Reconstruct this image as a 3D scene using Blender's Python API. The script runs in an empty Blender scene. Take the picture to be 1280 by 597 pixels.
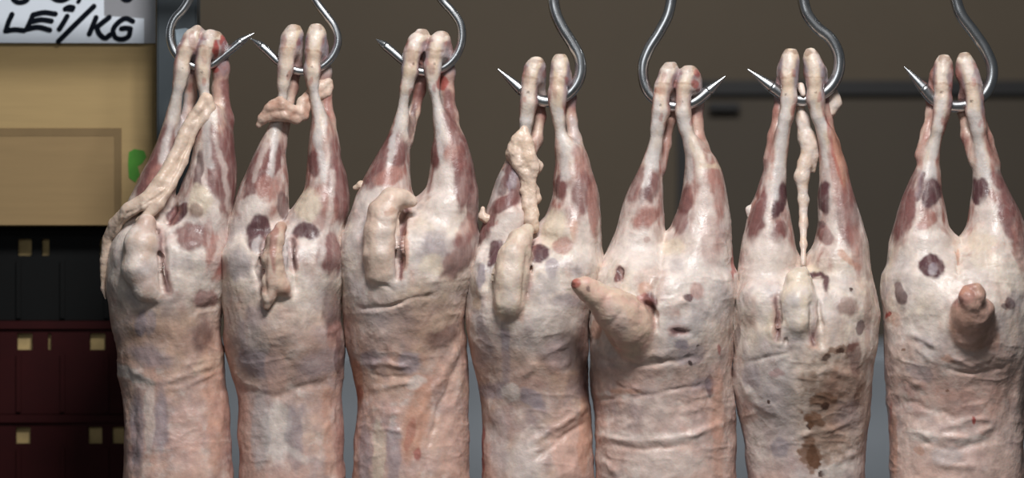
import bpy, math, random
import numpy as np
random.seed(7)

# ------------------------------------------------------------------ scale
S = 0.00135            # metres per unit of the working drawing
D = 5.0                # camera distance from the row of carcasses
ZC = 1.30              # camera height
C = bpy.context.scene.collection

def W(px, py, y=0.0):
    """world point at depth y (metres) that lies on the sight line of drawing point px,py"""
    k = (D + y) / D
    return ((px - 640.0) * S * k, y, ZC + (298.5 - py) * S * k)

def lin(c):
    o = []
    for v in c:
        v = v / 255.0
        o.append(v / 12.92 if v <= 0.04045 else ((v + 0.055) / 1.055) ** 2.4)
    return o

def tag(o, label=None, cat=None, group=None, kind=None):
    if label: o['label'] = label
    if cat: o['category'] = cat
    if group: o['group'] = group
    if kind: o['kind'] = kind
    return o

# ------------------------------------------------------------------ materials
def new_mat(name):
    m = bpy.data.materials.new(name); m.use_nodes = True
    nt = m.node_tree
    return m, nt, nt.nodes['Principled BSDF']

def N(nt, t, **kw):
    n = nt.nodes.new(t)
    for k, v in kw.items():
        if k in n.inputs: n.inputs[k].default_value = v
        else: setattr(n, k, v)
    return n

def plain(name, rgb, rough=0.6, metal=0.0, var=0.12, scale=20.0, bump=0.0, spec=0.5, stretch=(1, 1, 1)):
    m, nt, b = new_mat(name)
    L = nt.links.new
    tc = N(nt, 'ShaderNodeTexCoord'); mp = N(nt, 'ShaderNodeMapping'); mp.inputs['Scale'].default_value = stretch
    L(tc.outputs['Object'], mp.inputs['Vector'])
    no = N(nt, 'ShaderNodeTexNoise', Scale=scale, Detail=5.0, Roughness=0.6)
    L(mp.outputs['Vector'], no.inputs['Vector'])
    r = N(nt, 'ShaderNodeValToRGB')
    c = lin(rgb)
    r.color_ramp.elements[0].position = 0.3; r.color_ramp.elements[1].position = 0.7
    r.color_ramp.elements[0].color = [v * (1 - var) for v in c] + [1]
    r.color_ramp.elements[1].color = [min(1, v * (1 + var)) for v in c] + [1]
    L(no.outputs['Fac'], r.inputs['Fac']); L(r.outputs['Color'], b.inputs['Base Color'])
    b.inputs['Roughness'].default_value = rough; b.inputs['Metallic'].default_value = metal
    b.inputs['Specular IOR Level'].default_value = spec
    if bump:
        bp = N(nt, 'ShaderNodeBump', Strength=bump, Distance=0.002)
        L(no.outputs['Fac'], bp.inputs['Height']); L(bp.outputs['Normal'], b.inputs['Normal'])
    return m

def flesh_mat():
    m, nt, b = new_mat('raw_flesh')
    L = nt.links.new
    at = N(nt, 'ShaderNodeAttribute', attribute_name='Col')
    tc = N(nt, 'ShaderNodeTexCoord')
    n1 = N(nt, 'ShaderNodeTexNoise', Scale=60.0, Detail=4.0, Roughness=0.55)
    L(tc.outputs['Object'], n1.inputs['Vector'])
    mp = N(nt, 'ShaderNodeMapping'); mp.inputs['Scale'].default_value = (230, 230, 26)
    L(tc.outputs['Object'], mp.inputs['Vector'])
    n2 = N(nt, 'ShaderNodeTexNoise', Scale=1.0, Detail=3.0, Roughness=0.55)
    L(mp.outputs['Vector'], n2.inputs['Vector'])
    # value mottling of the tissue itself
    mr = N(nt, 'ShaderNodeMapRange'); mr.inputs['From Min'].default_value = 0.3; mr.inputs['From Max'].default_value = 0.7
    mr.inputs['To Min'].default_value = 0.85; mr.inputs['To Max'].default_value = 1.13
    L(n1.outputs['Fac'], mr.inputs['Value'])
    mr2 = N(nt, 'ShaderNodeMapRange'); mr2.inputs['From Min'].default_value = 0.3; mr2.inputs['From Max'].default_value = 0.7
    mr2.inputs['To Min'].default_value = 0.9; mr2.inputs['To Max'].default_value = 1.12
    fx = N(nt, 'ShaderNodeMix', data_type='FLOAT'); fx.inputs[2].default_value = 1.0; L(at.outputs['Alpha'], fx.inputs[0])
    L(n2.outputs['Fac'], mr2.inputs['Value']); L(mr2.outputs['Result'], fx.inputs[3])
    mu = N(nt, 'ShaderNodeMath', operation='MULTIPLY'); L(mr.outputs['Result'], mu.inputs[0]); L(fx.outputs[0], mu.inputs[1])
    vm = N(nt, 'ShaderNodeVectorMath', operation='SCALE')
    L(at.outputs['Color'], vm.inputs[0]); L(mu.outputs['Value'], vm.inputs['Scale'])
    L(vm.outputs['Vector'], b.inputs['Base Color'])
    rr = N(nt, 'ShaderNodeMapRange'); rr.inputs['From Min'].default_value = 0.3; rr.inputs['From Max'].default_value = 0.7
    rr.inputs['To Min'].default_value = 0.28; rr.inputs['To Max'].default_value = 0.5
    n3 = N(nt, 'ShaderNodeTexNoise', Scale=28.0, Detail=4.0); L(tc.outputs['Object'], n3.inputs['Vector'])
    L(n3.outputs['Fac'], rr.inputs['Value']); L(rr.outputs['Result'], b.inputs['Roughness'])
    b.inputs['Specular IOR Level'].default_value = 0.38
    b.inputs['Subsurface Weight'].default_value = 0.12
    b.inputs['Subsurface Radius'].default_value = (1.0, 0.35, 0.2)
    b.inputs['Subsurface Scale'].default_value = 0.006
    n4 = N(nt, 'ShaderNodeTexNoise', Scale=24.0, Detail=2.0, Roughness=0.5); L(tc.outputs['Object'], n4.inputs['Vector'])
    n5 = N(nt, 'ShaderNodeTexNoise', Scale=210.0, Detail=3.0, Roughness=0.6); L(tc.outputs['Object'], n5.inputs['Vector'])
    h5 = N(nt, 'ShaderNodeMath', operation='MULTIPLY'); h5.inputs[1].default_value = 0.28; L(n5.outputs['Fac'], h5.inputs[0])
    a5 = N(nt, 'ShaderNodeMath', operation='ADD'); L(h5.outputs['Value'], a5.inputs[1])
    ad = N(nt, 'ShaderNodeMath', operation='ADD'); L(n1.outputs['Fac'], ad.inputs[0]); L(n4.outputs['Fac'], ad.inputs[1])
    bp = N(nt, 'ShaderNodeBump', Strength=0.4, Distance=0.004)
    L(ad.outputs['Value'], a5.inputs[0]); L(a5.outputs['Value'], bp.inputs['Height']); L(bp.outputs['Normal'], b.inputs['Normal'])
    return m

def steel_mat():
    m, nt, b = new_mat('polished_steel')
    L = nt.links.new
    b.inputs['Base Color'].default_value = lin((212, 214, 216)) + [1]
    b.inputs['Metallic'].default_value = 1.0
    tc = N(nt, 'ShaderNodeTexCoord')
    no = N(nt, 'ShaderNodeTexNoise', Scale=60.0, Detail=4.0); L(tc.outputs['Object'], no.inputs['Vector'])
    mr = N(nt, 'ShaderNodeMapRange'); mr.inputs['To Min'].default_value = 0.23; mr.inputs['To Max'].default_value = 0.34
    L(no.outputs['Fac'], mr.inputs['Value']); L(mr.outputs['Result'], b.inputs['Roughness'])
    return m

FLESH = flesh_mat()
STEEL = steel_mat()

# ------------------------------------------------------------------ numpy geometry kit
def vnoise(x, y, z, seed=0):
    """trilinear value noise in [-1,1], vectorised"""
    rs = np.random.RandomState(seed).rand(32, 32, 32).astype(np.float32) * 2 - 1
    xi = np.floor(x).astype(np.int32); yi = np.floor(y).astype(np.int32); zi = np.floor(z).astype(np.int32)
    fx = (x - xi); fy = (y - yi); fz = (z - zi)
    fx = fx * fx * (3 - 2 * fx); fy = fy * fy * (3 - 2 * fy); fz = fz * fz * (3 - 2 * fz)
    g = lambda a, b, c: rs[(xi + a) & 31, (yi + b) & 31, (zi + c) & 31]
    c00 = g(0,0,0) * (1 - fx) + g(1,0,0) * fx; c10 = g(0,1,0) * (1 - fx) + g(1,1,0) * fx
    c01 = g(0,0,1) * (1 - fx) + g(1,0,1) * fx; c11 = g(0,1,1) * (1 - fx) + g(1,1,1) * fx
    return (c00 * (1 - fy) + c10 * fy) * (1 - fz) + (c01 * (1 - fy) + c11 * fy) * fz

def fbm(P, scale, seed=0, oct=3, st=(1, 1, 1)):
    s = 0; a = 1.0; t = 0
    for o in range(oct):
        f = (2.03 ** o) / scale
        s = s + a * vnoise(P[:, 0] * f * st[0] + 11.3 * o, P[:, 1] * f * st[1] + 5.7 * o, P[:, 2] * f * st[2] + 3.1 * o, seed + o)
        t += a; a *= 0.5
    return s / t

def smin(a, b, k):
    h = np.maximum(k - np.abs(a - b), 0.0) / k
    return np.minimum(a, b) - h * h * k * 0.25

def catmull(ts, vs, t):
    """monotone-ish cubic (Fritsch-Carlson) interpolation"""
    ts = np.asarray(ts, float); vs = np.asarray(vs, float)
    n = len(ts); dl = np.diff(vs) / np.diff(ts)
    m = np.empty(n); m[0] = dl[0]; m[-1] = dl[-1]
    for i in range(1, n - 1):
        m[i] = 0 if dl[i - 1] * dl[i] <= 0 else 2 * dl[i - 1] * dl[i] / (dl[i - 1] + dl[i])
    t = np.clip(t, ts[0], ts[-1]); i = np.clip(np.searchsorted(ts, t) - 1, 0, n - 2)
    h = ts[i + 1] - ts[i]; x = (t - ts[i]) / h
    return ((2*x**3 - 3*x**2 + 1) * vs[i] + (x**3 - 2*x**2 + x) * h * m[i] + (-2*x**3 + 3*x**2) * vs[i+1] + (x**3 - x**2) * h * m[i+1])

class Field:
    """signed distance grid; axes: u (right), w (away), t = -py (up)"""
    def __init__(s, u0, u1, w0, w1, y0, y1, h):
        s.h = h
        s.u = np.arange(u0, u1, h, dtype=np.float32); s.w = np.arange(w0, w1, h, dtype=np.float32)
        s.t = np.arange(-y1, -y0, h, dtype=np.float32)
        s.d = np.full((len(s.u), len(s.w), len(s.t)), 50.0, np.float32)
    def sweep(s, secs, k):
        """secs: (y, xl, xr, wc, b) horizontal elliptical sections"""
        secs = sorted(secs)
        ys = [q[0] for q in secs]
        lo = np.searchsorted(s.t, -ys[-1] - 20); hi = np.searchsorted(s.t, -ys[0] + 20)
        t = s.t[lo:hi]; v = -t
        cx = catmull(ys, [(q[1] + q[2]) / 2 for q in secs], v); a = np.maximum(catmull(ys, [(q[2] - q[1]) / 2 for q in secs], v), 1)
        wc = catmull(ys, [q[3] for q in secs], v); b = np.maximum(catmull(ys, [q[4] for q in secs], v), 1)
        f = lambda q: q.astype(np.float32)[None, None, :]
        U = s.u[:, None, None] - f(cx); Wd = s.w[None, :, None] - f(wc)
        a = f(a); b = f(b)
        k0 = np.sqrt((U / a) ** 2 + (Wd / b) ** 2) + 1e-4
        k1 = np.sqrt((U / a ** 2) ** 2 + (Wd / b ** 2) ** 2) + 1e-5
        d = k0 * (k0 - 1) / k1
        dv = np.maximum(ys[0] - v, v - ys[-1]).astype(np.float32)[None, None, :]
        d = np.where(dv > 0, np.sqrt(np.maximum(d, 0) ** 2 + np.maximum(dv, 0) ** 2) + np.minimum(np.maximum(d, dv), 0), d)
        s.d[:, :, lo:hi] = smin(s.d[:, :, lo:hi], d, k)
    def chain(s, pts, k, squash=1.0, cut=False):
        """pts: (px, py, w, r) tapered capsules"""
        for (A, B) in zip(pts[:-1], pts[1:]):
            A = np.array(A, float); B = np.array(B, float); m = max(A[3], B[3]) * max(1, 1 / squash) + 22
            sl = []
            for ax, (p, q) in zip((s.u, s.w, s.t), ((A[0], B[0]), (A[2], B[2]), (-A[1], -B[1]))):
                sl.append(slice(np.searchsorted(ax, min(p, q) - m), np.searchsorted(ax, max(p, q) + m)))
            U = s.u[sl[0]][:, None, None] - A[0]; Wd = s.w[sl[1]][None, :, None] - A[2]; T = s.t[sl[2]][None, None, :] + A[1]
            d = np.array([B[0] - A[0], B[2] - A[2], -(B[1] - A[1])]); L = max(float(d @ d), 1e-6)
            h = np.clip((U * d[0] + Wd * d[1] + T * d[2]) / L, 0, 1)
            r = A[3] + (B[3] - A[3]) * h
            dist = np.sqrt((U - d[0]*h)**2 + ((Wd - d[1]*h) / squash)**2 + (T - d[2]*h)**2) - r
            cur = s.d[sl[0], sl[1], sl[2]]
            if cut: s.d[sl[0], sl[1], sl[2]] = -smin(-cur, dist.astype(np.float32), k)
            else: s.d[sl[0], sl[1], sl[2]] = smin(cur, dist.astype(np.float32), k)
    def mesh(s):
        d = s.d.copy()
        d[0] = d[-1] = 9; d[:, 0] = d[:, -1] = 9; d[:, :, 0] = d[:, :, -1] = 9
        ins = d < 0
        c = np.zeros(tuple(n - 1 for n in d.shape), np.int8)
        for a in (0, 1):
            for b in (0, 1):
                for e in (0, 1):
                    c += ins[a:d.shape[0]-1+a, b:d.shape[1]-1+b, e:d.shape[2]-1+e]
        act = (c > 0) & (c < 8)
        I = np.argwhere(act)
        idx = np.full(act.shape, -1, np.int64); idx[act] = np.arange(len(I))
        acc = np.zeros((len(I), 3)); cnt = np.zeros(len(I))
        offs = [np.array(o) for o in ((0,0,0),(1,0,0),(0,1,0),(1,1,0),(0,0,1),(1,0,1),(0,1,1),(1,1,1))]
        vals = [d[I[:,0]+o[0], I[:,1]+o[1], I[:,2]+o[2]] for o in offs]
        for p in range(8):
            for ax in range(3):
                if offs[p][ax] == 0:
                    q = p + (1 << ax)
                    m = (vals[p] < 0) != (vals[q] < 0)
                    tt = vals[p][m] / (vals[p][m] - vals[q][m])
                    e = np.zeros((m.sum(), 3)) + offs[p]; e[:, ax] += tt
                    acc[m] += e; cnt[m] += 1
        V = I + acc / cnt[:, None]
        V = V * s.h + np.array([s.u[0], s.w[0], s.t[0]])
        F = []
        for ax in range(3):
            b, e = (ax + 1) % 3, (ax + 2) % 3
            lo = [slice(None)] * 3; hi = [slice(None)] * 3; lo[ax] = slice(0, -1); hi[ax] = slice(1, None)
            x = ins[tuple(lo)] != ins[tuple(hi)]
            E = np.argwhere(x)
            inside = ins[tuple(lo)][x]
            def cell(db, de):
                q = E.copy(); q[:, b] += db; q[:, e] += de
                return idx[q[:, 0], q[:, 1], q[:, 2]]
            Q = np.stack([cell(-1, -1), cell(0, -1), cell(0, 0), cell(-1, 0)], 1)
            Q[~inside] = Q[~inside][:, ::-1]
            F.append(Q)
        return V, np.concatenate(F)

def relax(V, F, it=2, f=0.5):
    n = len(V)
    for _ in range(it):
        acc = np.zeros_like(V); cnt = np.zeros(n)
        for a in range(4):
            for o in (1, 3):
                i = F[:, a]; j = F[:, (a + o) % 4]
                for ax in range(3): acc[:, ax] += np.bincount(i, V[j, ax], n)
                cnt += np.bincount(i, minlength=n)
        V = V * (1 - f) + f * acc / np.maximum(cnt, 1)[:, None]
    return V

def vnormals(V, F):
    fn = np.cross(V[F[:, 2]] - V[F[:, 0]], V[F[:, 3]] - V[F[:, 1]])
    n = np.zeros_like(V)
    for a in range(4):
        for ax in range(3): n[:, ax] += np.bincount(F[:, a], fn[:, ax], len(V))
    return n / np.maximum(np.linalg.norm(n, axis=1), 1e-9)[:, None]

def make_mesh(name, V, F, mat, col=None, parent=None, loc=None):
    """V in drawing units (u,w,t) -> metres, origin at loc (world)"""
    P = np.empty_like(V)
    P[:, 0] = (V[:, 0] - 640) * S; P[:, 1] = V[:, 1] * S; P[:, 2] = ZC + (298.5 + V[:, 2]) * S
    if loc is not None: P -= np.array(loc)
    me = bpy.data.meshes.new(name)
    me.vertices.add(len(P)); me.vertices.foreach_set('co', P.astype(np.float32).ravel())
    nf = len(F); k = F.shape[1]
    me.loops.add(nf * k); me.loops.foreach_set('vertex_index', F.astype(np.int32).ravel())
    me.polygons.add(nf); me.polygons.foreach_set('loop_start', np.arange(0, nf * k, k, dtype=np.int32))
    me.update(calc_edges=True); me.validate()
    me.polygons.foreach_set('use_smooth', np.ones(nf, bool))
    if col is not None:
        ca = me.color_attributes.new('Col', 'FLOAT_COLOR', 'POINT')
        ca.data.foreach_set('color', col.astype(np.float32).ravel())
    me.materials.append(mat)
    o = bpy.data.objects.new(name, me); C.objects.link(o)
    if parent is not None: o.parent = parent
    return o

def proj(V):
    k = 1 + V[:, 1] * S / D
    return 640 + (V[:, 0] - 640) / k, 298.5 + (-V[:, 2] - 298.5) / k

PAL = {k: np.array(lin(v)) for k, v in dict(
    m=(122, 80, 77), M=(84, 50, 55), k=(164, 116, 106), w=(226, 212, 203), y=(220, 203, 182), g=(150, 138, 145),
    G=(194, 184, 182), p=(212, 173, 158), o=(198, 144, 118), r=(158, 58, 50), b=(128, 92, 70), B=(66, 41, 33),
    s=(209, 200, 195), c=(210, 188, 164), d=(38, 14, 14), t=(220, 197, 180), q=(209, 183, 166), e=(214, 188, 166), a=(186, 148, 130)).items()}

def seg_dist(pu, pv, pts):
    best = np.full(len(pu), 1e9)
    for (x0, y0), (x1, y1) in zip(pts[:-1], pts[1:]):
        dx, dy = x1 - x0, y1 - y0; L = dx*dx + dy*dy + 1e-9
        h = np.clip(((pu - x0)*dx + (pv - y0)*dy) / L, 0, 1)
        best = np.minimum(best, np.hypot(pu - x0 - h*dx, pv - y0 - h*dy))
    return best

def paint(col, V, nrm, patches, seed):
    pu, pv = proj(V)
    pu = pu + 4.0 * fbm(V, 15.0, seed + 60, 3); pv = pv + 5.0 * fbm(V, 15.0, seed + 70, 3)
    jit = fbm(V, 8.0, seed, 3, (1, 1, 0.4)); j2 = fbm(V, 26.0, seed + 9, 2)
    fib = np.zeros(len(V)); jf = fbm(V, 7.0, seed + 33, 3)
    for p in patches:
        kind = p[0]; c = PAL[kind]
        if isinstance(p[1], list):                       # streak: (kind, [pts], width, alpha)
            d = seg_dist(pu, pv, p[1]) / p[2]; al = p[3] * (0.78 if kind in 'sw' else 1); soft = 1.1
        else:                                            # patch: (kind, x, y, rx, ry, angle, alpha, soft)
            _, x, y, rx, ry, ang, al = p[:7]; soft = p[7] if len(p) > 7 else (0.3 if kind == 'M' else 0.45)
            A = math.radians(ang); ca, sa = math.cos(A), math.sin(A)
            dx, dy = pu - x, pv - y
            d = np.hypot((dx*ca + dy*sa) / rx, (-dx*sa + dy*ca) / ry)
        d = d / (1.12 if kind in 'mMk' else 1.0) + (0.9 * jf if kind in 'Bb' else 0.12 * jit if kind == 'M' else 0.24 * jit) + (0.08 if kind == 'M' else 0.15) * j2
        f = np.clip((1 + soft * 0.5 - d) / max(soft, 1e-3), 0, 1); f = f*f*(3 - 2*f)
        side = np.clip((0.35 - nrm[:, 1]) / 0.5, 0, 1)
        f = f * al * side
        fib = np.maximum(fib, f) if kind in 'mMk' else fib * (1 - f)
        f = f[:, None]; col = col * (1 - f) + c * f
    return col, fib

def displace(V, F, nrm, strokes):
    """strokes: ([pts], width, amount); negative amount = crease"""
    pu, pv = proj(V); off = np.zeros(len(V))
    pu = pu + 3.5 * fbm(V, 18.0, 5, 2); pv = pv + 3.5 * fbm(V, 18.0, 6, 2); md = np.clip(0.85 + 0.9 * fbm(V, 20.0, 8, 2), 0.15, 1.6)
    for pts, wd, am in strokes:
        xs = [p[0] for p in pts]; ys = [p[1] for p in pts]
        m = (pu > min(xs) - 4*wd) & (pu < max(xs) + 4*wd) & (pv > min(ys) - 4*wd) & (pv < max(ys) + 4*wd) & (nrm[:, 1] < 0.1)
        if not m.any(): continue
        d = seg_dist(pu[m], pv[m], pts)
        a, b = np.array(pts[0]), np.array(pts[-1]); e = np.minimum(np.hypot(pu[m] - a[0], pv[m] - a[1]), np.hypot(pu[m] - b[0], pv[m] - b[1]))
        off[m] += am * np.exp(-(d / wd) ** 2) * md[m] * np.clip(0.25 + e / (3.5 * wd), 0, 1)
    return V + nrm * off[:, None]

def bulge(V, nrm, patches, am):
    """bare muscles stand a little proud of the fat around them"""
    pu, pv = proj(V); off = np.zeros(len(V))
    for p in patches:
        if p[0] in 'mM' and not isinstance(p[1], list) and min(p[3:5]) > 6:
            A = math.radians(p[5]); ca, sa = math.cos(A), math.sin(A); dx, dy = pu - p[1], pv - p[2]
            d = np.hypot((dx*ca + dy*sa) / p[3], (-dx*sa + dy*ca) / p[4])
            off += am * (np.exp(-(d / 0.8) ** 2) - 0.8 * np.exp(-((d - 1.1) / 0.3) ** 2)) * (nrm[:, 1] < 0.1)
    return V + nrm * off[:, None]

# ------------------------------------------------------------------ carcasses
H = 1.6
def leg_sections(rows, hook_y):
    """rows (y, xl, xr) -> sections with depth: bone in front of the hook, calf and thigh centred"""
    out = []
    y0 = rows[0][0]
    for i, r in enumerate(rows):
        y, xl, xr = r[:3]; a = (xr - xl) / 2
        rel = y - hook_y
        if len(r) == 5: wc, b = r[3], r[4]
        elif rel < -12:
            wc, b = -6, max(a * 1.25, 6)
        elif rel < 20:
            wc, b = -12.5, max(a, 6.5)
        elif rel < 80:
            wc, b = -12.5 + 10 * (rel - 20) / 60, a * (1.0 + 0.15 * (rel - 20) / 60)
        else:
            wc, b = -2, a * 1.25
        out.append((y, xl, xr, wc, b))
    return out

def torso_sections(rows):
    out = []; y00 = rows[0][0]
    for r in rows:
        y, xl, xr = r[:3]; a = (xr - xl) / 2
        if len(r) == 5: wc, b = r[3], r[4]
        else:
            q = y - y00; wc = float(np.interp(q, [0, 60, 110, 190, 240, 340], [0, -3, -5, 5, 6, 2])); b = a * float(np.interp(q, [0, 60, 110, 190, 240, 340], [0.8, 0.98, 0.98, 0.84, 0.82, 0.88]))
        out.append((y, xl, xr, wc, b))
    y, xl, xr, wc, b = out[-1]
    c = (xl + xr) / 2; a = (xr - xl) / 2
    for dy, f in ((50, 0.99), (100, 0.93), (135, 0.72), (152, 0.42), (160, 0.15)):
        out.append((y + dy, c - a * f, c + a * f, wc, b * f))
    return out

def base_colour(V, spec, seed):
    """tissue by height: hock bone, shank, rump fat, loin, plus painted waist shade"""
    pu, pv = proj(V)
    n = fbm(V, 22.0, seed, 4); n2 = fbm(V, 60.0, seed + 20, 3); n3 = fbm(V, 12.0, seed + 40, 3, (1, 1, 0.45))
    top, crotch = spec['top'], spec['crotch']
    def mix(A, B, f): f = np.clip(f, 0, 1)[:, None]; return A * (1 - f) + B * f
    c = np.tile(PAL['c'], (len(V), 1)); c = mix(c, PAL['w'], 0.3 + 0.9 * n3)
    off = np.full(len(V), 99.0)
    for side in 'LR':
        bx, by = zip(*[(p[0], p[1]) for p in spec['bone' + side]])
        off = np.minimum(off, np.abs(pu - np.interp(pv, by, bx)))
    heel = np.clip((off - 5.5 + 3 * n) / 4, 0, 1)
    tissue = mix(np.tile(PAL['g'], (len(V), 1)), PAL['k'], 0.55 + 1.3 * n3); tissue = mix(tissue, PAL['w'], 0.15 + 1.1 * n)
    hk = sum(spec['hook']) / 2
    c = mix(c, tissue, heel * np.clip((pv - top - 6) / 10, 0, 1))
    shank = mix(np.tile(PAL['k'], (len(V), 1)), PAL['q'], 0.45 + 1.2 * n3); shank = mix(shank, PAL['m'], -0.1 + 1.2 * n)
    bone = mix(np.tile(PAL['s'], (len(V), 1)), PAL['c'], 0.35 + 1.0 * n)
    shank = mix(shank, bone, 1.25 - heel * 1.25)
    c = mix(c, shank, (pv - hk + 6 * n) / 16)
    f = np.clip((pv - hk - 70 + 20 * n) / 40, 0, 1)
    leg = mix(np.tile(PAL['k'], (len(V), 1)), PAL['w'], spec.get('legw', 0.42) + 1.1 * n3); leg = mix(leg, PAL['m'], 0.38 - spec.get('legw', 0.42) + 1.2 * n)
    c = mix(c, leg, f)
    rump = mix(np.tile(PAL['w'], (len(V), 1)), PAL['y'], 0.32 + 0.9 * n2)
    rump = mix(rump, PAL['G'], 0.1 + 1.0 * n); rump = mix(rump, PAL['p'], -0.05 + 0.9 * n3)
    f = np.clip((pv - crotch + 45 + 40 * n + 30 * n3) / 60, 0, 1)[:, None]; c = c * (1 - f) + rump * f
    loin = mix(np.tile(PAL[spec['loin'][0]], (len(V), 1)), PAL[spec['loin'][1]], 0.4 + 1.1 * n2)
    loin = mix(loin, PAL['g'], spec.get('grey', 0.1) + 0.8 * n); loin = mix(loin, PAL['w'], -0.15 + 1.0 * n3)
    f = np.clip((pv - crotch - 105 + 45 * n2) / 70, 0, 1)[:, None]; c = c * (1 - f) + loin * f
    lo = np.clip((pv - crotch + 20) / 60, 0, 1)
    film = fbm(V, 13.0, seed + 61, 4, (1, 1, 1.3)); veil = fbm(V, 30.0, seed + 66, 4); fine = fbm(V, 6.0, seed + 71, 3)
    c = mix(c, PAL['w'], np.clip((film - 0.12) / 0.3, 0, 1) * 0.65 * lo)
    c = mix(c, PAL['g'], np.clip((veil - 0.1) / 0.35, 0, 1) * (0.3 + spec.get('grey', 0.1)) * lo)
    c = mix(c, PAL['k'], np.clip((-veil - 0.22) / 0.4, 0, 1) * 0.45 * lo)
    c = c * (1 + 0.22 * fine * lo)[:, None]
    c = mix(c, PAL['a'], np.exp(-((pv - crotch - 165) / 55) ** 2) * (0.42 + 0.5 * n2) * (1.0 if spec['seed'] < 500 else 0.5))  # waist band: shade under the overhanging rump, put into the colour
    c = mix(c, PAL['p'], np.clip((pv - crotch - 190) / 90, 0, 1) * (0.36 + 0.8 * n2))
    # the flanks carry thin meat over the ribs
    c = mix(c, PAL['k'], np.clip((V[:, 1] + 30) / 40, 0, 1) * np.clip((pv - crotch - 60) / 80, 0, 1) * (0.55 + 0.6 * n))
    return c

def fascia(col, V, spec, amt=1.0):
    """thin pale sheets and threads over the leg muscles"""
    pu, pv = proj(V)
    r = np.abs(fbm(V, 15.0, spec['seed'] + 81, 2, (1.6, 1.0, 0.28))); r2 = np.abs(fbm(V, 30.0, spec['seed'] + 85, 3, (1.6, 1, 0.35)))
    z = np.clip((pv - sum(spec['hook']) / 2 - 30) / 30, 0, 1) * np.clip((spec['crotch'] + 110 - pv) / 60, 0, 1)
    f = (np.clip(1 - r / 0.12, 0, 1) * 0.22 + np.clip(1 - r2 / 0.13, 0, 1) * 0.3) * z
    f = (amt * np.clip(f, 0, 0.75))[:, None]
    return col * (1 - f) + PAL['w'] * f

def build_piece(name, chains, k, base, patches, parent, loc, seed, h=1.3, lump=1.2, lscale=10.0, squash=1.0, strokes=()):
    al = [p for ch in chains for p in ch]
    mr = max(p[3] for p in al) + 10
    f = Field(min(p[0] for p in al) - mr, max(p[0] for p in al) + mr, min(p[2] for p in al) - mr, max(p[2] for p in al) + mr,
              min(p[1] for p in al) - mr, max(p[1] for p in al) + mr, h)
    for ch in chains: f.chain(ch, k, squash)
    V, F = f.mesh(); V = relax(V, F, 2)
    n = vnormals(V, F)
    V = V + n * (lump * fbm(V, lscale, seed, 3))[:, None]
    if strokes: V = displace(V, F, n, strokes)
    n = vnormals(V, F)
    nn = fbm(V, 12, seed + 3, 3)[:, None]
    A, B = PAL[base[0]], PAL[base[1]]
    ff = np.clip(0.45 + 1.1 * nn, 0, 1)
    col = A * (1 - ff) + B * ff
    col, fib = paint(col, V, n, patches, seed)
    return make_mesh(name, V, F, FLESH, np.c_[np.clip(col, 0, 1), fib], parent, loc)

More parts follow.
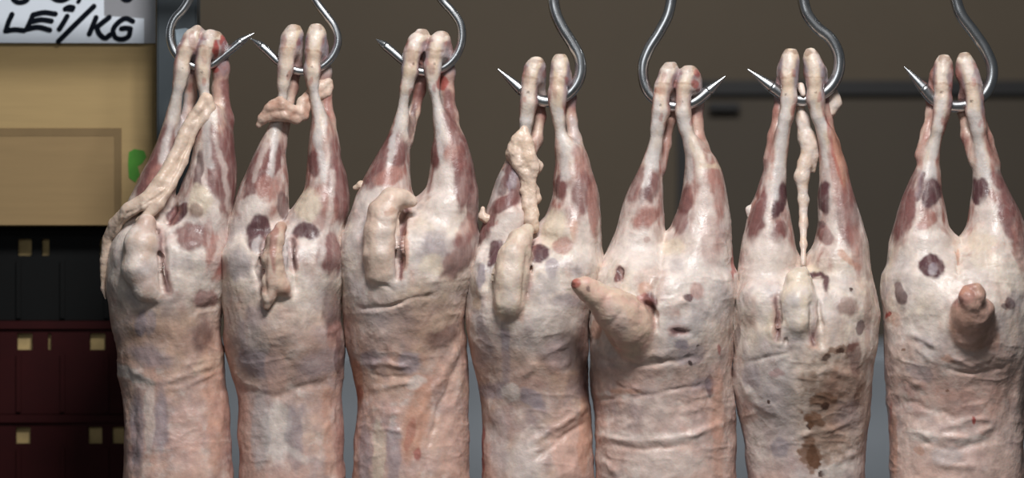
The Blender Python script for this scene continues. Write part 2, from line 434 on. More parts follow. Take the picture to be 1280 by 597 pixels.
def carcass(sp):
    L, R, T = sp['L'], sp['R'], sp['T']
    xs = [r[1] for r in L + R + T] + [r[2] for r in L + R + T]
    tp = [p for p in sp['pieces'] if p['name'] == 'tail'][0]
    if sp['seed'] not in (505, 707): tp['chains'] = [[(x, y, w - sp.get('lift', 11), r) for x, y, w, r in ch] for ch in tp['chains']]
    tl = [p for ch in tp['chains'] for p in ch]
    f = Field(min(min(xs), min(p[0] - p[3] for p in tl)) - 14, max(xs) + 14, min(-100, min(p[2] - p[3] for p in tl) - 8), 96, sp['top'] - 8, T[-1][0] + 172, H)
    for side, rows, hy in (('L', L, sp['hook'][0]), ('R', R, sp['hook'][1])):
        f.sweep(leg_sections([r for r in rows if r[0] > hy - 8], hy), 3.0)
        cen = lambda r: (r[1] + r[2]) / 2
        up = [r for r in rows if r[0] <= hy - 14]; dn = [r for r in rows if r[0] > hy - 8]
        # heel: the wide knuckle behind the bone, running down into the tendons
        wide = max(up, key=lambda r: r[2] - r[1])
        hs = [(r[0], r[1] + 1, r[2] - 1, -2, 7 + 8 * min(1, (r[0] - up[0][0] + 2) / 14)) for r in up]
        hs.append((hy - 7, cen(wide) - 9, cen(wide) + 9, 7, 7))
        f.sweep(hs, 4.0)
        # bone: cannon bone with its rounded end, in front of the hook
        t0 = up[0]
        bone = [(cen(t0) * 0.75 + cen(up[1]) * 0.25, t0[0] + 9, -7, 7.5), (cen(wide) * 0.6 + cen(dn[0]) * 0.4, hy - 36, -11, 7.5), (cen(dn[0]) * 0.8 + cen(wide) * 0.2, hy - 21, -13, 8.2),
                (cen(dn[0]), hy - 4, -13, max(7, (dn[0][2] - dn[0][1]) / 2))]
        bone += [(cen(r), r[0], -12.5 + 5 * max(0, r[0] - hy - 15) / 60, max(5.5, (r[2] - r[1]) / 2 - 0.5)) for r in dn if hy - 2 < r[0] < hy + 32]
        f.chain(bone, 10.0)
        sp['bone' + side] = bone + [(cen(r), r[0]) for r in dn if bone[-1][1] + 4 < r[0] < hy + 75]
        if side == 'L': keep = f.d.copy(); f.d[:] = 50.0
    f.d = smin(f.d, keep, 2.5); del keep
    for ch in sp['tendons']: f.chain(ch, 7.0)
    f.sweep(torso_sections(T), sp.get('k', 26.0))
    for (x, y, w, r, k) in sp.get('bumps', ()): f.chain([(x, y, w, r), (x + .01, y, w, r)], k)
    def surf(x, y):
        a = np.argmin(np.abs(f.u - x)); b = np.argmin(np.abs(f.t + y)); k = np.nonzero(f.d[a, :, b] < 0)[0]
        return float(f.w[k[0]]) if len(k) else -40.0
    cc = [[(x, y, surf(x, y) + (1.0 if i in (0, len(ch) - 1) else 3.0), r) for i, (x, y, w, r) in enumerate(ch)] for ch in sp.get('cuts', ())]
    for ch in cc: f.chain(ch, 5.0, cut=True)
    body = f.d.copy(); f.d[:] = 50.0
    for ch in tp['chains']: f.chain(ch, 8.0)
    td = f.d.copy(); f.d = smin(body, td, tp.get('bk', 4.5))
    V, F = f.mesh()
    gi = np.rint((V - np.array([f.u[0], f.w[0], f.t[0]])) / f.h).astype(int)
    bias = 5.0 * np.clip((-V[:, 2] - min(p[1] for p in tp['chains'][0])) / 80, 0, 1)
    tw = body[gi[:, 0], gi[:, 1], gi[:, 2]] - td[gi[:, 0], gi[:, 1], gi[:, 2]]
    del body, td
    V = relax(V, F, 2)
    n = vnormals(V, F)
    tn = np.clip(tw / 8, 0, 1)
    big = np.clip((-V[:, 2] - sp['crotch'] + 60) / 60, 0, 1)
    V = V + n * ((0.5 + 2.2 * big) * fbm(V, 34.0, sp['seed'], 2) + (0.45 + 0.45 * big + 0.8 * np.clip((sp['hook'][0] - 22 + V[:, 2]) / 15, 0, 1)) * fbm(V, 11.0, sp['seed'] + 5, 3, (1, 1, 0.7)))[:, None]
    msk = np.clip(fbm(V, 45.0, sp['seed'] + 90, 2) * 2.2 + 0.35, 0, 1) * big
    rid = 1 - np.abs(fbm(V, 30.0, sp['seed'] + 91, 3, (0.55, 0.55, 1.5))) * 3.2
    V = V + n * (0.95 * np.clip(rid, 0, 1) ** 2 * msk)[:, None]
    V = displace(V, F, n, list(sp['strokes']) + list(tp.get('strokes', ())))
    V = bulge(V, n, sp['patches'], 0.7)
    n = vnormals(V, F)
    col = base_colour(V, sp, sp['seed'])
    col = fascia(col, V, sp)
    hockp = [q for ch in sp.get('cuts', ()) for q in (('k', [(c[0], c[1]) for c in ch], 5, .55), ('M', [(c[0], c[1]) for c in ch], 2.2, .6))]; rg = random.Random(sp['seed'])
    for i, side in enumerate('LR'):
        b = sp['bone' + side]; hy = sp['hook'][i]; rows = sp[side]
        wr = max((r for r in rows if r[0] < hy - 14), key=lambda r: r[2] - r[1])
        hockp += [('b', rows[0][1] * .5 + rows[0][2] * .5, rows[0][0] + 2, 9, 4, 0, .55), ('w', b[1][0], b[1][1] - 8, 7, 14, 0, .45), ('g', wr[2] - 3, wr[0] + 6, 5, 14, 0, .5), ('k', wr[1] + 3, wr[0] + 10, 4, 12, 0, .5),
                  ('b', [(b[2][0] - 10, b[2][1] - 5), (b[2][0] + 10, b[2][1] - 3)], 1.6, .5), ('e', b[2][0], b[2][1] + 4, 8, 10, 0, .5),
                  ('r', wr[2] - rg.uniform(2, 8), wr[0] + rg.uniform(0, 16), 3, 5, 0, .35), ('r', b[3][0] + rg.uniform(-4, 12), b[3][1] + rg.uniform(4, 30), 2.5, 6, 10, .4), ('B', b[3][0] + rg.uniform(-3, 3), b[3][1] + rg.uniform(-10, 10), 1.5, 1.5, 0, .6)]
    col, fib = paint(col, V, n, list(sp['patches']) + hockp, sp['seed'] + 2)
    col = fascia(col, V, sp, 0.35)
    A, B = PAL[tp.get('base', 'te')[0]], PAL[tp.get('base', 'te')[1]]
    ff = np.clip(0.45 + 1.1 * fbm(V, 12, sp['seed'] + 53, 3), 0, 1)[:, None]
    tc, _ = paint(A * (1 - ff) + B * ff, V, n, tp.get('patches', ()), sp['seed'] + 50)
    tm = np.clip((tw + 5) / 14, 0, 1); tm = (tm * tm * (3 - 2 * tm))[:, None]
    col = col * (1 - tm) + tc * tm
    cx = sum(T[-1][1:3]) / 2
    loc = ((cx - 640) * S, 0.0, ZC + (298.5 - T[-1][0] - 160) * S)
    CF = np.c_[np.clip(col, 0, 1), fib]
    istail = (tw[F].mean(1) > 0)
    def sub(name, sel, parent):
        ids = np.unique(F[sel]); mp = np.full(len(V), -1); mp[ids] = np.arange(len(ids))
        ob = make_mesh(name, V[ids], mp[F[sel]], FLESH, CF[ids], parent, loc)
        ob.data.normals_split_custom_set_from_vertices(n[ids].astype(np.float32))
        return ob
    o = sub('lamb_carcass', ~istail, None)
    o.location = loc
    sub('tail', istail, o)
    tag(o, sp['label'], 'carcass', 'skinned lamb carcasses hanging in a row')
    for i, pc in enumerate(sp['pieces']):
        if pc is tp: continue
        q = build_piece(pc['name'], pc['chains'], pc.get('k', 6), pc.get('base', 'te'), pc.get('patches', ()), o, loc,
                        sp['seed'] + 50 + i, lump=pc.get('lump', 1.2), lscale=pc.get('lscale', 10), squash=pc.get('squash', 1.0), strokes=pc.get('strokes', ()))
        if pc.get('label'): q['label'] = pc['label']
    return o

SPECS = []
SPECS.append(dict(seed=101, cuts=[[(222, 262, -40, 5), (214, 276, -52, 4)], [(200, 288, -62, 3), (203, 320, -68, 5), (210, 362, -68, 3.5)]], bumps=[(178, 320, -30, 28, 14), (248, 325, -34, 28, 14)], top=33, crotch=264, hook=(85, 84), loin='pe', grey=0.15,
    label='skinned lamb carcass hung leftmost, long twisted skin strip trailing down its left thigh',
    L=[(34,243,252),(40,237,257),(60,232,252),(75,225,240),(90,222,235),(105,219,232),(140,209,227),(170,199,224),(200,186,224),(215,178,224),(235,169,220),(262,156,216),(300,142,210),(350,140,204),(380,160,196)],
    R=[(41,262,276),(48,256,283),(60,252,284),(75,249,265),(90,249,260),(105,250,260),(125,250,266),(140,249,280),(170,244,291),(200,239,295),(233,227,296),(262,216,293),(300,212,287),(350,212,280),(380,225,262)],
    T=[(262,200,225),(285,165,268),(310,145,284),(350,137,281),(400,140,275),(430,145,277),(470,148,281),(490,152,283),(530,155,287),(597,153,292)],
    tendons=[[(245,62,6,11),(240,85,13,9),(237,120,12,7),(229,160,8,8),(215,195,0,9)],
             [(274,60,8,11),(275,85,13,10),(274,112,13,9.5),(277,150,8,14),(272,190,0,15)]],
    strokes=[([(203,290),(203,330),(210,368)],4,-5),([(205,478),(235,468),(268,455)],4,2.0),([(210,488),(245,478),(272,464)],3,1.6),([(150,455),(170,468),(200,474)],6,2.5),
             ([(262,280),(268,310)],4,1.5),([(225,320),(222,360)],5,1.5),([(247,200),(262,240)],4,-1.5),([(283,480),(270,540),(265,597)],7,2),([(165,500),(168,590)],6,-2),([(205,500),(205,590)],6,-1.6)],
    patches=[('m',[(210,165),(196,200),(180,238)],11,.95),('k',205,225,16,24,25,.8),('s',[(224,110),(212,160),(204,200)],5,.9),('G',[(232,120),(224,165)],4,.8),
             ('m',[(282,105),(288,150),(291,250)],6,.9),('m',268,200,10,40,-5,.9),('m',284,215,10,55,0,.9),('M',249,215,5,28,8,.7),('s',[(254,110),(257,150),(262,205)],4.5,.95),('w',[(268,170),(280,210),(287,262)],3.5,.6),
             ('r',270,62,4,10,0,.8),('r',281,50,5,8,0,.8),('r',270,86,5,5,0,.8),('M',222,266,16,9,-35,.95),('y',250,252,16,20,10,.9),('m',240,296,19,15,0,.85),('m',246,262,8,10,0,.5),
             ('k',273,318,13,32,10,.8),('r',270,330,8,12,0,.35),('m',257,374,16,10,-15,.75),('k',262,300,6,25,0,.4),('w',205,330,10,35,0,.5),('w',[(270,262),(278,300),(262,345)],5,.7),
             ('g',176,404,8,18,0,.8),('g',188,405,7,16,0,.6),('M',253,418,11,20,10,.55,.8),('g',190,446,30,13,15,.65,.8),('w',165,468,30,8,25,.8),('e',262,455,26,10,-25,.6),
             ('g',172,540,9,50,0,.65,.7),('g',201,525,9,45,0,.65,.7),('o',270,520,14,80,-5,.45,.8),('p',235,550,20,50,0,.5),('M',163,558,5,10,0,.4),('w',187,520,7,50,0,.5)],
    pieces=[dict(name='skin_strip', chains=[[(258,122,-18,6),(252,138,-22,8),(243,148,-22,7),(233,168,-26,7.5),(222,198,-33,8),(206,228,-44,8.5),(188,250,-48,9),(166,263,-43,9),(148,280,-27,8.5),(138,300,-16,8),(133,325,-12,6.5),(131,345,-10,4.5),(130,360,-8,2.8),(133,373,-8,1.6)],
                    [(262,124,-20,6.5),(265,136,-18,6.5),(258,148,-22,7),(246,158,-24,7),(238,176,-25,7),(231,202,-31,7.5),(218,230,-42,8),(204,254,-50,8),(190,270,-52,6),(178,276,-48,3)],[(264,146,-16,6),(254,156,-20,5)],[(206,240,-52,4),(186,258,-56,4.5),(160,272,-44,4.5),(146,294,-26,4)]], k=2.5, base='te', lump=1.1, lscale=12, label='twisted strip of pale skin',
                    strokes=[([(258,135),(240,165),(225,205),(200,245),(160,268),(142,292)],2.5,-2.2)]),
            dict(name='tail', chains=[[(190,280,-44,13),(183,305,-52,20),(183,335,-56,22),(193,360,-57,16),(205,370,-55,7),(214,371,-52,3)]], base='wq', k=12, lump=1.5, patches=[('o',207,371,10,5,0,.8),('a',185,280,16,12,0,.5),('g',183,345,14,20,0,.3)])]))
SPECS.append(dict(seed=202, cuts=[[(334, 300, -56, 3), (330, 335, -66, 4.5), (335, 368, -66, 3)], [(366, 300, -56, 3), (369, 335, -66, 3.5)]], bumps=[(308, 320, -34, 26, 14), (400, 322, -34, 26, 14)], top=31, crotch=276, hook=(88, 88), loin='qp', grey=0.28,
    label='skinned lamb carcass with a pale knotted skin strip tied across both shanks',
    L=[(33,360,376),(45,352,381),(60,350,379),(75,352,368),(85,351,365),(105,349,361),(120,348,360),(145,341,356),(160,335,355),(180,324,356),(200,314,358),(217,307,360),(233,300,361),(260,292,360),(285,284,352),(320,281,350),(350,282,345),(378,300,335)],
    R=[(32,388,403),(45,383,409),(60,382,410),(78,383,399),(90,384,398),(105,386,397),(125,388,402),(145,390,410),(170,387,421),(200,384,427),(217,383,433),(233,381,436),(260,366,437),(285,356,431),(320,355,429),(350,358,427),(378,375,412)],
    T=[(275,345,372),(295,305,410),(320,282,428),(350,279,427),(400,279,427),(420,279,431),(450,284,431),(480,292,428),(500,296,427),(550,298,429),(597,298,431)],
    tendons=[[(366,60,6,12),(368,85,13,8),(365,110,13,6),(358,140,9,7),(348,180,0,10)],
             [(399,60,6,11),(405,88,14,8),(405,115,14,8),(409,150,9,9),(412,185,0,12)]],
    strokes=[([(332,290),(330,330),(334,370)],4,-4),([(366,290),(368,340),(370,370)],4,-3),([(300,350),(330,370)],5,1.5),([(410,480),(412,520),(408,545)],4,1.8),([(418,470),(416,530)],3,1.8),([(290,485),(340,495),(420,475)],6,-2),
             ([(352,420),(352,597)],10,-1.6),([(400,420),(430,405)],4,1.5),([(368,310),(376,350)],5,2)],
    patches=[('m',340,205,10,28,18,.95),('m',317,222,9,32,14,.9),('s',[(352,120),(346,160),(338,225)],4,.95),('w',[(330,180),(318,225)],3,.6),('k',335,236,15,14,0,.8),('w',318,258,20,14,0,.8),
             ('M',322,290,13,20,15,.95),('G',323,306,9,10,0,.7),('M',354,258,6,16,0,.7),('m',395,203,9,16,0,.95),('s',[(393,110),(397,160),(404,225)],4.5,.95),('m',423,205,7,32,-12,.7),('m',424,240,13,36,-6,.95),('k',408,265,14,20,0,.6),
             ('m',412,318,15,26,0,.9),('y',384,255,14,22,10,.9),('M',382,289,15,11,0,.95),('w',381,308,14,12,0,.85),('G',372,318,8,10,0,.5),('w',[(416,215),(412,270),(402,300),(400,340)],4,.7),
             ('M',416,390,10,30,0,.6,.6),('k',418,420,8,20,0,.5),('w',318,350,26,18,0,.5),('g',300,330,14,22,0,.5),('g',325,455,30,18,15,.65,.8),('g',400,455,25,16,-20,.5,.8),('M',424,440,5,24,0,.5),('p',345,465,14,35,0,.5),
             ('w',346,540,16,40,0,.7),('G',325,540,12,45,0,.6),('g',368,545,11,40,0,.5),('w',[(360,560),(380,575)],5,.7),('o',[(410,490),(412,590)],6,.4),('p',305,540,8,60,0,.5),('k',425,560,5,40,0,.5)],
    pieces=[dict(name='skin_strip', chains=[[(325,156,-14,4),(329,149,-16,6),(340,136,-20,7),(354,133,-23,7),(366,139,-16,7),(376,140,-12,6),(379,128,-8,7),(390,116,2,7),(402,108,8,8),(410,102,10,6)],[(331,150,-17,5),(344,145,-20,6.5),(358,146,-22,7),(371,150,-13,6),(381,146,-9,5),(383,134,-6,6),(394,122,3,6),(406,116,9,7),(412,108,10,5)],[(341,130,-18,4),(352,126,-20,4.5),(362,131,-18,4)]], k=2.5, base='ta', lump=1.3, lscale=9, label='knotted strip of pale skin'),
            dict(name='tail', chains=[[(356,284,-50,7),(350,300,-62,9),(347,325,-68,11),(346,350,-70,10),(343,368,-70,7),(340,381,-69,4)],[(352,340,-67,9),(360,358,-66,8),(366,366,-64,4)]], base='ta', k=8, lump=1.8, patches=[('k',342,305,5,30,0,.8),('e',350,330,6,40,0,.5)])]))
SPECS.append(dict(seed=303, cuts=[[(508, 262, -52, 4), (502, 290, -63, 5.5), (501, 325, -70, 5.5), (500, 345, -70, 3)]], bumps=[(460, 310, -30, 26, 14), (555, 318, -36, 30, 14)], top=36, crotch=256, hook=(89, 89), loin='pe', grey=0.12,
    label='skinned lamb carcass third from the left, fat curled tail lobe over its cleft',
    L=[(38,521,534),(48,514,538),(62,511,536),(75,509,523),(90,506,520),(110,502,515),(130,498,511),(150,492,513),(170,484,513),(190,473,513),(215,459,513),(235,449,514),(260,439,514),(290,431,508),(320,429,505),(345,436,500),(370,450,490)],
    R=[(41,545,560),(55,539,565),(70,536,564),(82,533,549),(95,535,547),(110,537,548),(130,540,553),(150,541,566),(170,542,580),(190,539,588),(215,537,594),(233,534,596),(256,518,597),(290,512,596),(320,512,592),(345,515,586),(370,530,570)],
    T=[(256,503,530),(275,460,570),(300,432,594),(320,429,592),(350,428,589),(400,429,582),(430,432,582),(450,437,583),(470,442,584),(500,446,585),(597,441,587)],
    tendons=[[(527,62,6,12),(528,88,14,8),(524,112,14,7),(517,140,10,7),(508,175,0,9)],
             [(555,65,6,12),(559,90,14,9),(558,115,14,9),(561,145,9,11),(566,180,0,14)]],
    strokes=[([(503,262),(500,295),(501,342)],4.5,-6),([(452,352),(480,357),(490,362)],3,-1.6),([(445,386),(490,382),(545,366)],3,-2.4),([(458,456),(480,454),(512,459)],4,2.4),([(456,470),(515,472)],3,-1.6),([(458,483),(480,483),(520,478)],4,2.4),([(480,517),(505,517)],4,2.6),([(470,537),(505,538)],3,1.8),
             ([(580,425),(555,465),(522,520),(515,590)],6,2.8),([(575,450),(545,520),(530,595)],4,-2),([(582,445),(560,540)],5,2),([(458,300),(455,345)],5,-2),([(520,290),(545,318)],6,2),([(560,330),(545,350),(505,385)],6,1.8)],
    patches=[('m',[(492,172),(478,200),(464,228)],9,.95),('m',498,193,10,17,15,.9),('s',[(505,120),(494,165),(487,205)],4,.95),('G',490,178,5,10,20,.7),('k',486,221,18,9,-20,.9),('m',[(526,110),(517,140)],4,.7),('M',516,150,4,20,5,.6),
             ('m',545,192,8,18,0,.95),('s',[(540,110),(545,150),(553,200)],4,.95),('r',553,104,6,10,0,.75),('m',[(560,120),(562,145),(578,185)],7,.9),('m',[(583,175),(592,215)],6,.8),('k',570,200,12,18,-20,.8),('m',[(545,225),(541,240)],6,.7),('m',578,225,13,32,0,.85),('w',553,245,16,45,8,.9),
             ('m',592,265,6,35,0,.7),('k',583,290,9,18,20,.6),('m',572,322,15,26,30,.75,.5),('g',545,305,18,18,0,.6,.7),('g',525,318,8,10,0,.3),('w',[(566,260),(562,310)],6,.6),('y',540,330,16,14,0,.6),('r',504,291,4,12,0,.6),('o',506,310,6,28,0,.6),('M',501,335,2.5,14,0,.8),
             ('w',465,250,22,16,-20,.8),('g',448,290,12,30,10,.35,.7),('M',553,418,22,13,-40,.55,.8),('g',509,452,14,15,0,.7,.6),('g',462,449,12,12,0,.65,.6),('a',460,480,16,16,0,.4),('o',446,475,8,28,-10,.75),('r',450,490,4,10,0,.4),('o',520,525,14,55,14,.65,.7),('r',522,567,5,10,0,.6),('r',512,545,5,20,10,.3),
             ('g',455,570,9,45,0,.6,.7),('g',492,570,9,45,0,.6,.7),('y',474,565,8,45,0,.6),('w',520,478,13,8,-25,.7),('p',565,540,14,60,0,.6),('e',555,400,25,10,-30,.4)],
    pieces=[dict(name='tail', chains=[[(516,252,-44,7),(505,249,-46,10),(492,251,-49,15),(482,266,-54,18),(479,290,-58,20),(478,318,-60,21),(480,340,-59,18),(484,356,-55,10)]], base='qt', k=12, lump=1.2, patches=[('w',480,290,10,30,0,.5),('o',488,265,8,6,0,.4),('k',495,320,5,20,0,.3)], strokes=[([(465,268),(480,280),(500,280)],2.5,-.8)]),
            dict(name='fat_tag', chains=[[(462,228,-12,4),(452,232,-12,4.5),(444,235,-12,2.5)]], base='te', lump=1.5, lscale=6)]))
SPECS.append(dict(seed=404, cuts=[[(664, 300, -50, 3), (660, 335, -64, 4.5), (655, 375, -68, 3)]], bumps=[(620, 345, -34, 26, 14), (712, 335, -36, 28, 14)], top=66, crotch=292, hook=(122, 122), loin='qe', grey=0.32,
    label='skinned lamb carcass with a ragged skin bunch on its left shank and long flat tail',
    L=[(73,663,678),(85,656,683),(100,655,681),(112,655,671),(130,653,669),(150,651,665),(170,647,664),(185,639,662),(200,632,661),(220,622,660),(245,613,660),(270,605,666),(292,599,662),(320,594,660),(350,590,656),(385,600,645)],
    R=[(69,692,708),(80,689,712),(100,689,714),(115,688,706),(130,689,704),(150,692,705),(165,693,708),(185,693,729),(205,694,737),(225,691,744),(245,690,749),(265,684,751),(290,670,752),(320,668,751),(350,666,746),(385,680,725)],
    T=[(292,654,680),(310,612,735),(335,592,750),(365,586,744),(400,583,736),(430,586,735),(470,594,735),(500,600,737),(530,603,739),(597,601,743)],
    tendons=[[(671,95,6,12),(675,120,14,7),(676,145,14,6),(670,175,9,8),(655,205,0,10)],
             [(703,95,6,12),(713,122,14,7),(714,150,13,7),(718,175,8,9),(722,205,0,14)]],
    strokes=[([(660,310),(656,350),(652,390)],4,-3.5),([(618,320),(612,360),(616,400)],4,-2.5),([(733,445),(735,500)],5,-3),([(738,505),(700,530),(660,556)],4.5,2.8),([(735,525),(700,548),(665,575)],4,-2),([(740,540),(715,590)],5,2),([(600,300),(598,380)],6,2.5),([(612,310),(606,375)],3,-2.5),
             ([(690,440),(720,420)],4,1.5),([(640,470),(720,450)],6,1.4),([(632,470),(632,520)],7,-1.2)],
    patches=[('m',648,215,14,28,15,.85),('g',642,225,6,22,15,.7),('M',630,225,7,20,20,.7),('s',[(628,215),(615,255)],3,.8),('m',632,252,20,8,-35,.95),('m',606,286,9,20,28,.95),('M',617,316,10,17,25,.95),('r',623,279,4,3,0,.7),('w',632,285,24,12,-35,.9),('w',604,320,8,22,15,.8),('g',600,345,6,16,0,.8),('e',597,380,5,8,0,.8),
             ('M',672,316,14,11,-10,.95),('m',701,236,8,13,0,.95),('s',[(699,140),(703,180),(708,222)],5,.98),('G',[(716,150),(722,190)],5,.6),('k',[(722,190),(735,225)],7,.7),('m',728,242,12,24,5,.85),('k',742,260,6,36,0,.75),('y',692,285,16,24,15,.9),('k',705,306,12,9,0,.75),('o',718,288,6,14,0,.5),('w',730,310,14,30,0,.6),
             ('g',690,335,9,12,0,.7),('G',685,355,16,14,0,.6),('g',707,376,18,10,0,.6,.7),('w',690,400,36,20,0,.5),('g',632,425,6,60,0,.7,.6),('o',650,385,6,20,0,.45),('g',665,497,16,10,30,.7),('g',617,488,18,12,0,.6),('w',638,490,12,10,0,.7),('M',732,435,9,45,0,.55,.8),('g',700,440,26,20,0,.45,.9),
             ('a',645,455,40,20,0,.3),('w',655,580,24,30,0,.6),('w',610,540,14,12,0,.5),('G',625,550,12,40,0,.4),('p',712,560,22,50,-10,.8),('o',730,545,8,50,0,.5),('r',603,560,2.5,35,0,.7)],
    pieces=[dict(name='skin_strip', chains=[[(655,162,-18,5),(647,176,-20,9),(644,190,-20,10),(650,205,-23,10),(658,220,-24,8),(657,240,-25,6),(660,258,-28,8),(664,275,-34,8),(668,285,-36,6)],
                    [(656,165,-18,5),(658,180,-22,9),(660,196,-24,10),(666,210,-24,8),(663,228,-24,6),(665,250,-27,6),(668,268,-33,6)],[(641,180,-15,5),(638,194,-15,6),(645,206,-18,6)],[(666,198,-18,6),(674,208,-16,5),(671,216,-18,4)],[(660,228,-22,6),(669,238,-20,5),(672,248,-20,4),(669,256,-22,3)]], k=3, base='te', lump=1.9, lscale=7, label='ragged bunch of pale skin'),
            dict(name='tail', chains=[[(659,288,-42,9),(650,300,-52,14),(643,320,-59,19),(638,345,-63,21),(637,375,-63,19),(638,400,-58,10)]], base='qy', k=12, lump=1.2, patches=[('w',640,340,10,35,0,.4),('g',634,375,8,18,0,.25)]),
            dict(name='fat_tag', chains=[[(619,272,-20,4),(609,274,-20,4.5),(603,270,-19,3.5),(604,260,-18,3)]], base='te', lump=1.2, lscale=6)]))
SPECS.append(dict(seed=505, legw=0.6, top=76, crotch=303, hook=(130, 130), loin='pw', grey=0.0,
    label='skinned lamb carcass with a stiff tail sticking out to the upper left',
    L=[(79,830,845),(92,826,849),(110,821,843),(120,819,839),(140,817,834),(160,814,829),(180,810,829),(200,803,827),(220,794,828),(240,784,829),(260,777,829),(280,772,830),(300,764,829),(330,752,826),(360,745,822),(395,765,805)],
    R=[(84,853,870),(95,848,877),(110,845,878),(122,843,862),(140,846,860),(160,849,864),(180,853,880),(200,856,896),(220,855,904),(240,852,908),(260,848,911),(280,840,913),(303,828,914),(330,826,917),(360,828,917),(395,845,900)],
    T=[(303,812,842),(322,772,880),(345,746,916),(375,737,917),(400,735,917),(450,737,915),(480,739,916),(520,743,919),(597,746,921)],
    tendons=[[(838,102,4,11),(841,125,12,8),(838,150,13,7),(832,180,9,7),(824,210,0,9)],
             [(866,105,6,11),(872,130,14,8),(871,155,14,8.5),(874,185,8,12),(880,215,0,15)]],
    bumps=[(862,340,-42,26,16),(790,345,-40,22,18)], cuts=[[(806,380,-78,6),(811,392,-78,7),(814,408,-78,4)],[(773,338,0,3),(775,349,0,3)],[(840,413,0,2),(856,413,0,2)]],
    strokes=[([(826,305),(824,340),(816,380)],4,-4),([(838,413),(858,413)],2.5,-2.5),([(750,452),(780,458),(830,455),(870,446)],3.5,-2.2),([(752,445),(790,447),(840,442)],5,2.2),([(765,466),(770,480),(800,491)],3.5,-2.6),([(768,476),(785,486),(805,488)],4,2.4),([(740,500),(790,497),(830,490),(880,480)],3,-1.8),([(745,545),(790,552),(850,548),(900,530)],4,2.6),([(750,555),(800,561),(860,556)],3,-2),([(750,575),(775,595)],4,2),
             ([(884,430),(886,530)],5,-2),([(870,375),(840,378)],5,1.8),([(898,470),(905,590)],6,1.5),([(820,520),(880,510)],5,1.6),([(770,344),(773,334),(779,338),(778,350)],3,-2)],
    patches=[('m',[(800,215),(790,245)],7,.75),('m',815,232,9,17,10,.85),('M',806,238,5,15,15,.5),('k',806,273,17,11,-40,.95),('s',[(821,130),(816,180),(805,230)],4,.9),('o',[(811,113),(829,113)],4,.7),('r',822,113,5,3,0,.5),('w',800,310,30,25,0,.8),('k',835,170,4,24,8,.6),
             ('s',[(850,140),(857,180),(863,222)],5,.98),('m',857,248,8,20,10,.9),('m',850,277,10,13,0,.8),('k',872,250,9,30,-10,.5),('k',893,240,12,35,-5,.6),('r',868,105,5,5,0,.7),('r',872,92,4,5,0,.6),('c',[(875,205),(900,207)],3,.8),('w',880,270,14,40,0,.7),('y',842,310,16,12,0,.8),('w',850,340,28,26,0,.8),('g',845,333,10,10,0,.25),
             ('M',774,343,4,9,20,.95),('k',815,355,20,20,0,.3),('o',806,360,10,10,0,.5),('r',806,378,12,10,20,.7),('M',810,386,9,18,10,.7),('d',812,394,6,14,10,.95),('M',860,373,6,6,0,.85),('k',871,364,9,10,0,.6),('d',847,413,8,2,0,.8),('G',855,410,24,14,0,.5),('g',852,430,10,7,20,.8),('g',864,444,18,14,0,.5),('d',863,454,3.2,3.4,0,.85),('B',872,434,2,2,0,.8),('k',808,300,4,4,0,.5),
             ('M',887,482,4,14,0,.65),('g',880,480,14,8,0,.5),('o',897,530,9,70,0,.45,.8),('r',917,320,3,30,0,.7),('r',899,437,2.5,6,0,.6),('k',890,300,14,26,0,.35),('o',745,410,7,12,0,.6),('p',790,470,40,14,0,.4),('w',[(750,540),(800,548),(870,545)],6,.6),('w',755,495,10,6,0,.6),('w',830,580,50,18,0,.5),('o',[(765,490),(800,490)],3,.5),('w',[(748,565),(760,597)],6,.6)],
    pieces=[dict(name='tail', chains=[[(800,425,-58,32),(785,405,-78,29),(772,390,-90,25),(758,378,-98,21),(742,366,-105,16),(728,357,-110,12.5),(718,353,-113,8)]], base='pe', k=10, lump=1.3, patches=[('r',717,354,8,7,0,.75),('B',714,354,4,3,0,.7),('y',757,356,12,4,25,.7),('M',735,361,3,3,0,.6),('w',770,395,14,20,-30,.3)], strokes=[([(740,355),(732,380)],2.5,-1),([(765,360),(748,392)],3,-1),([(790,378),(762,408)],3,-1)])]))
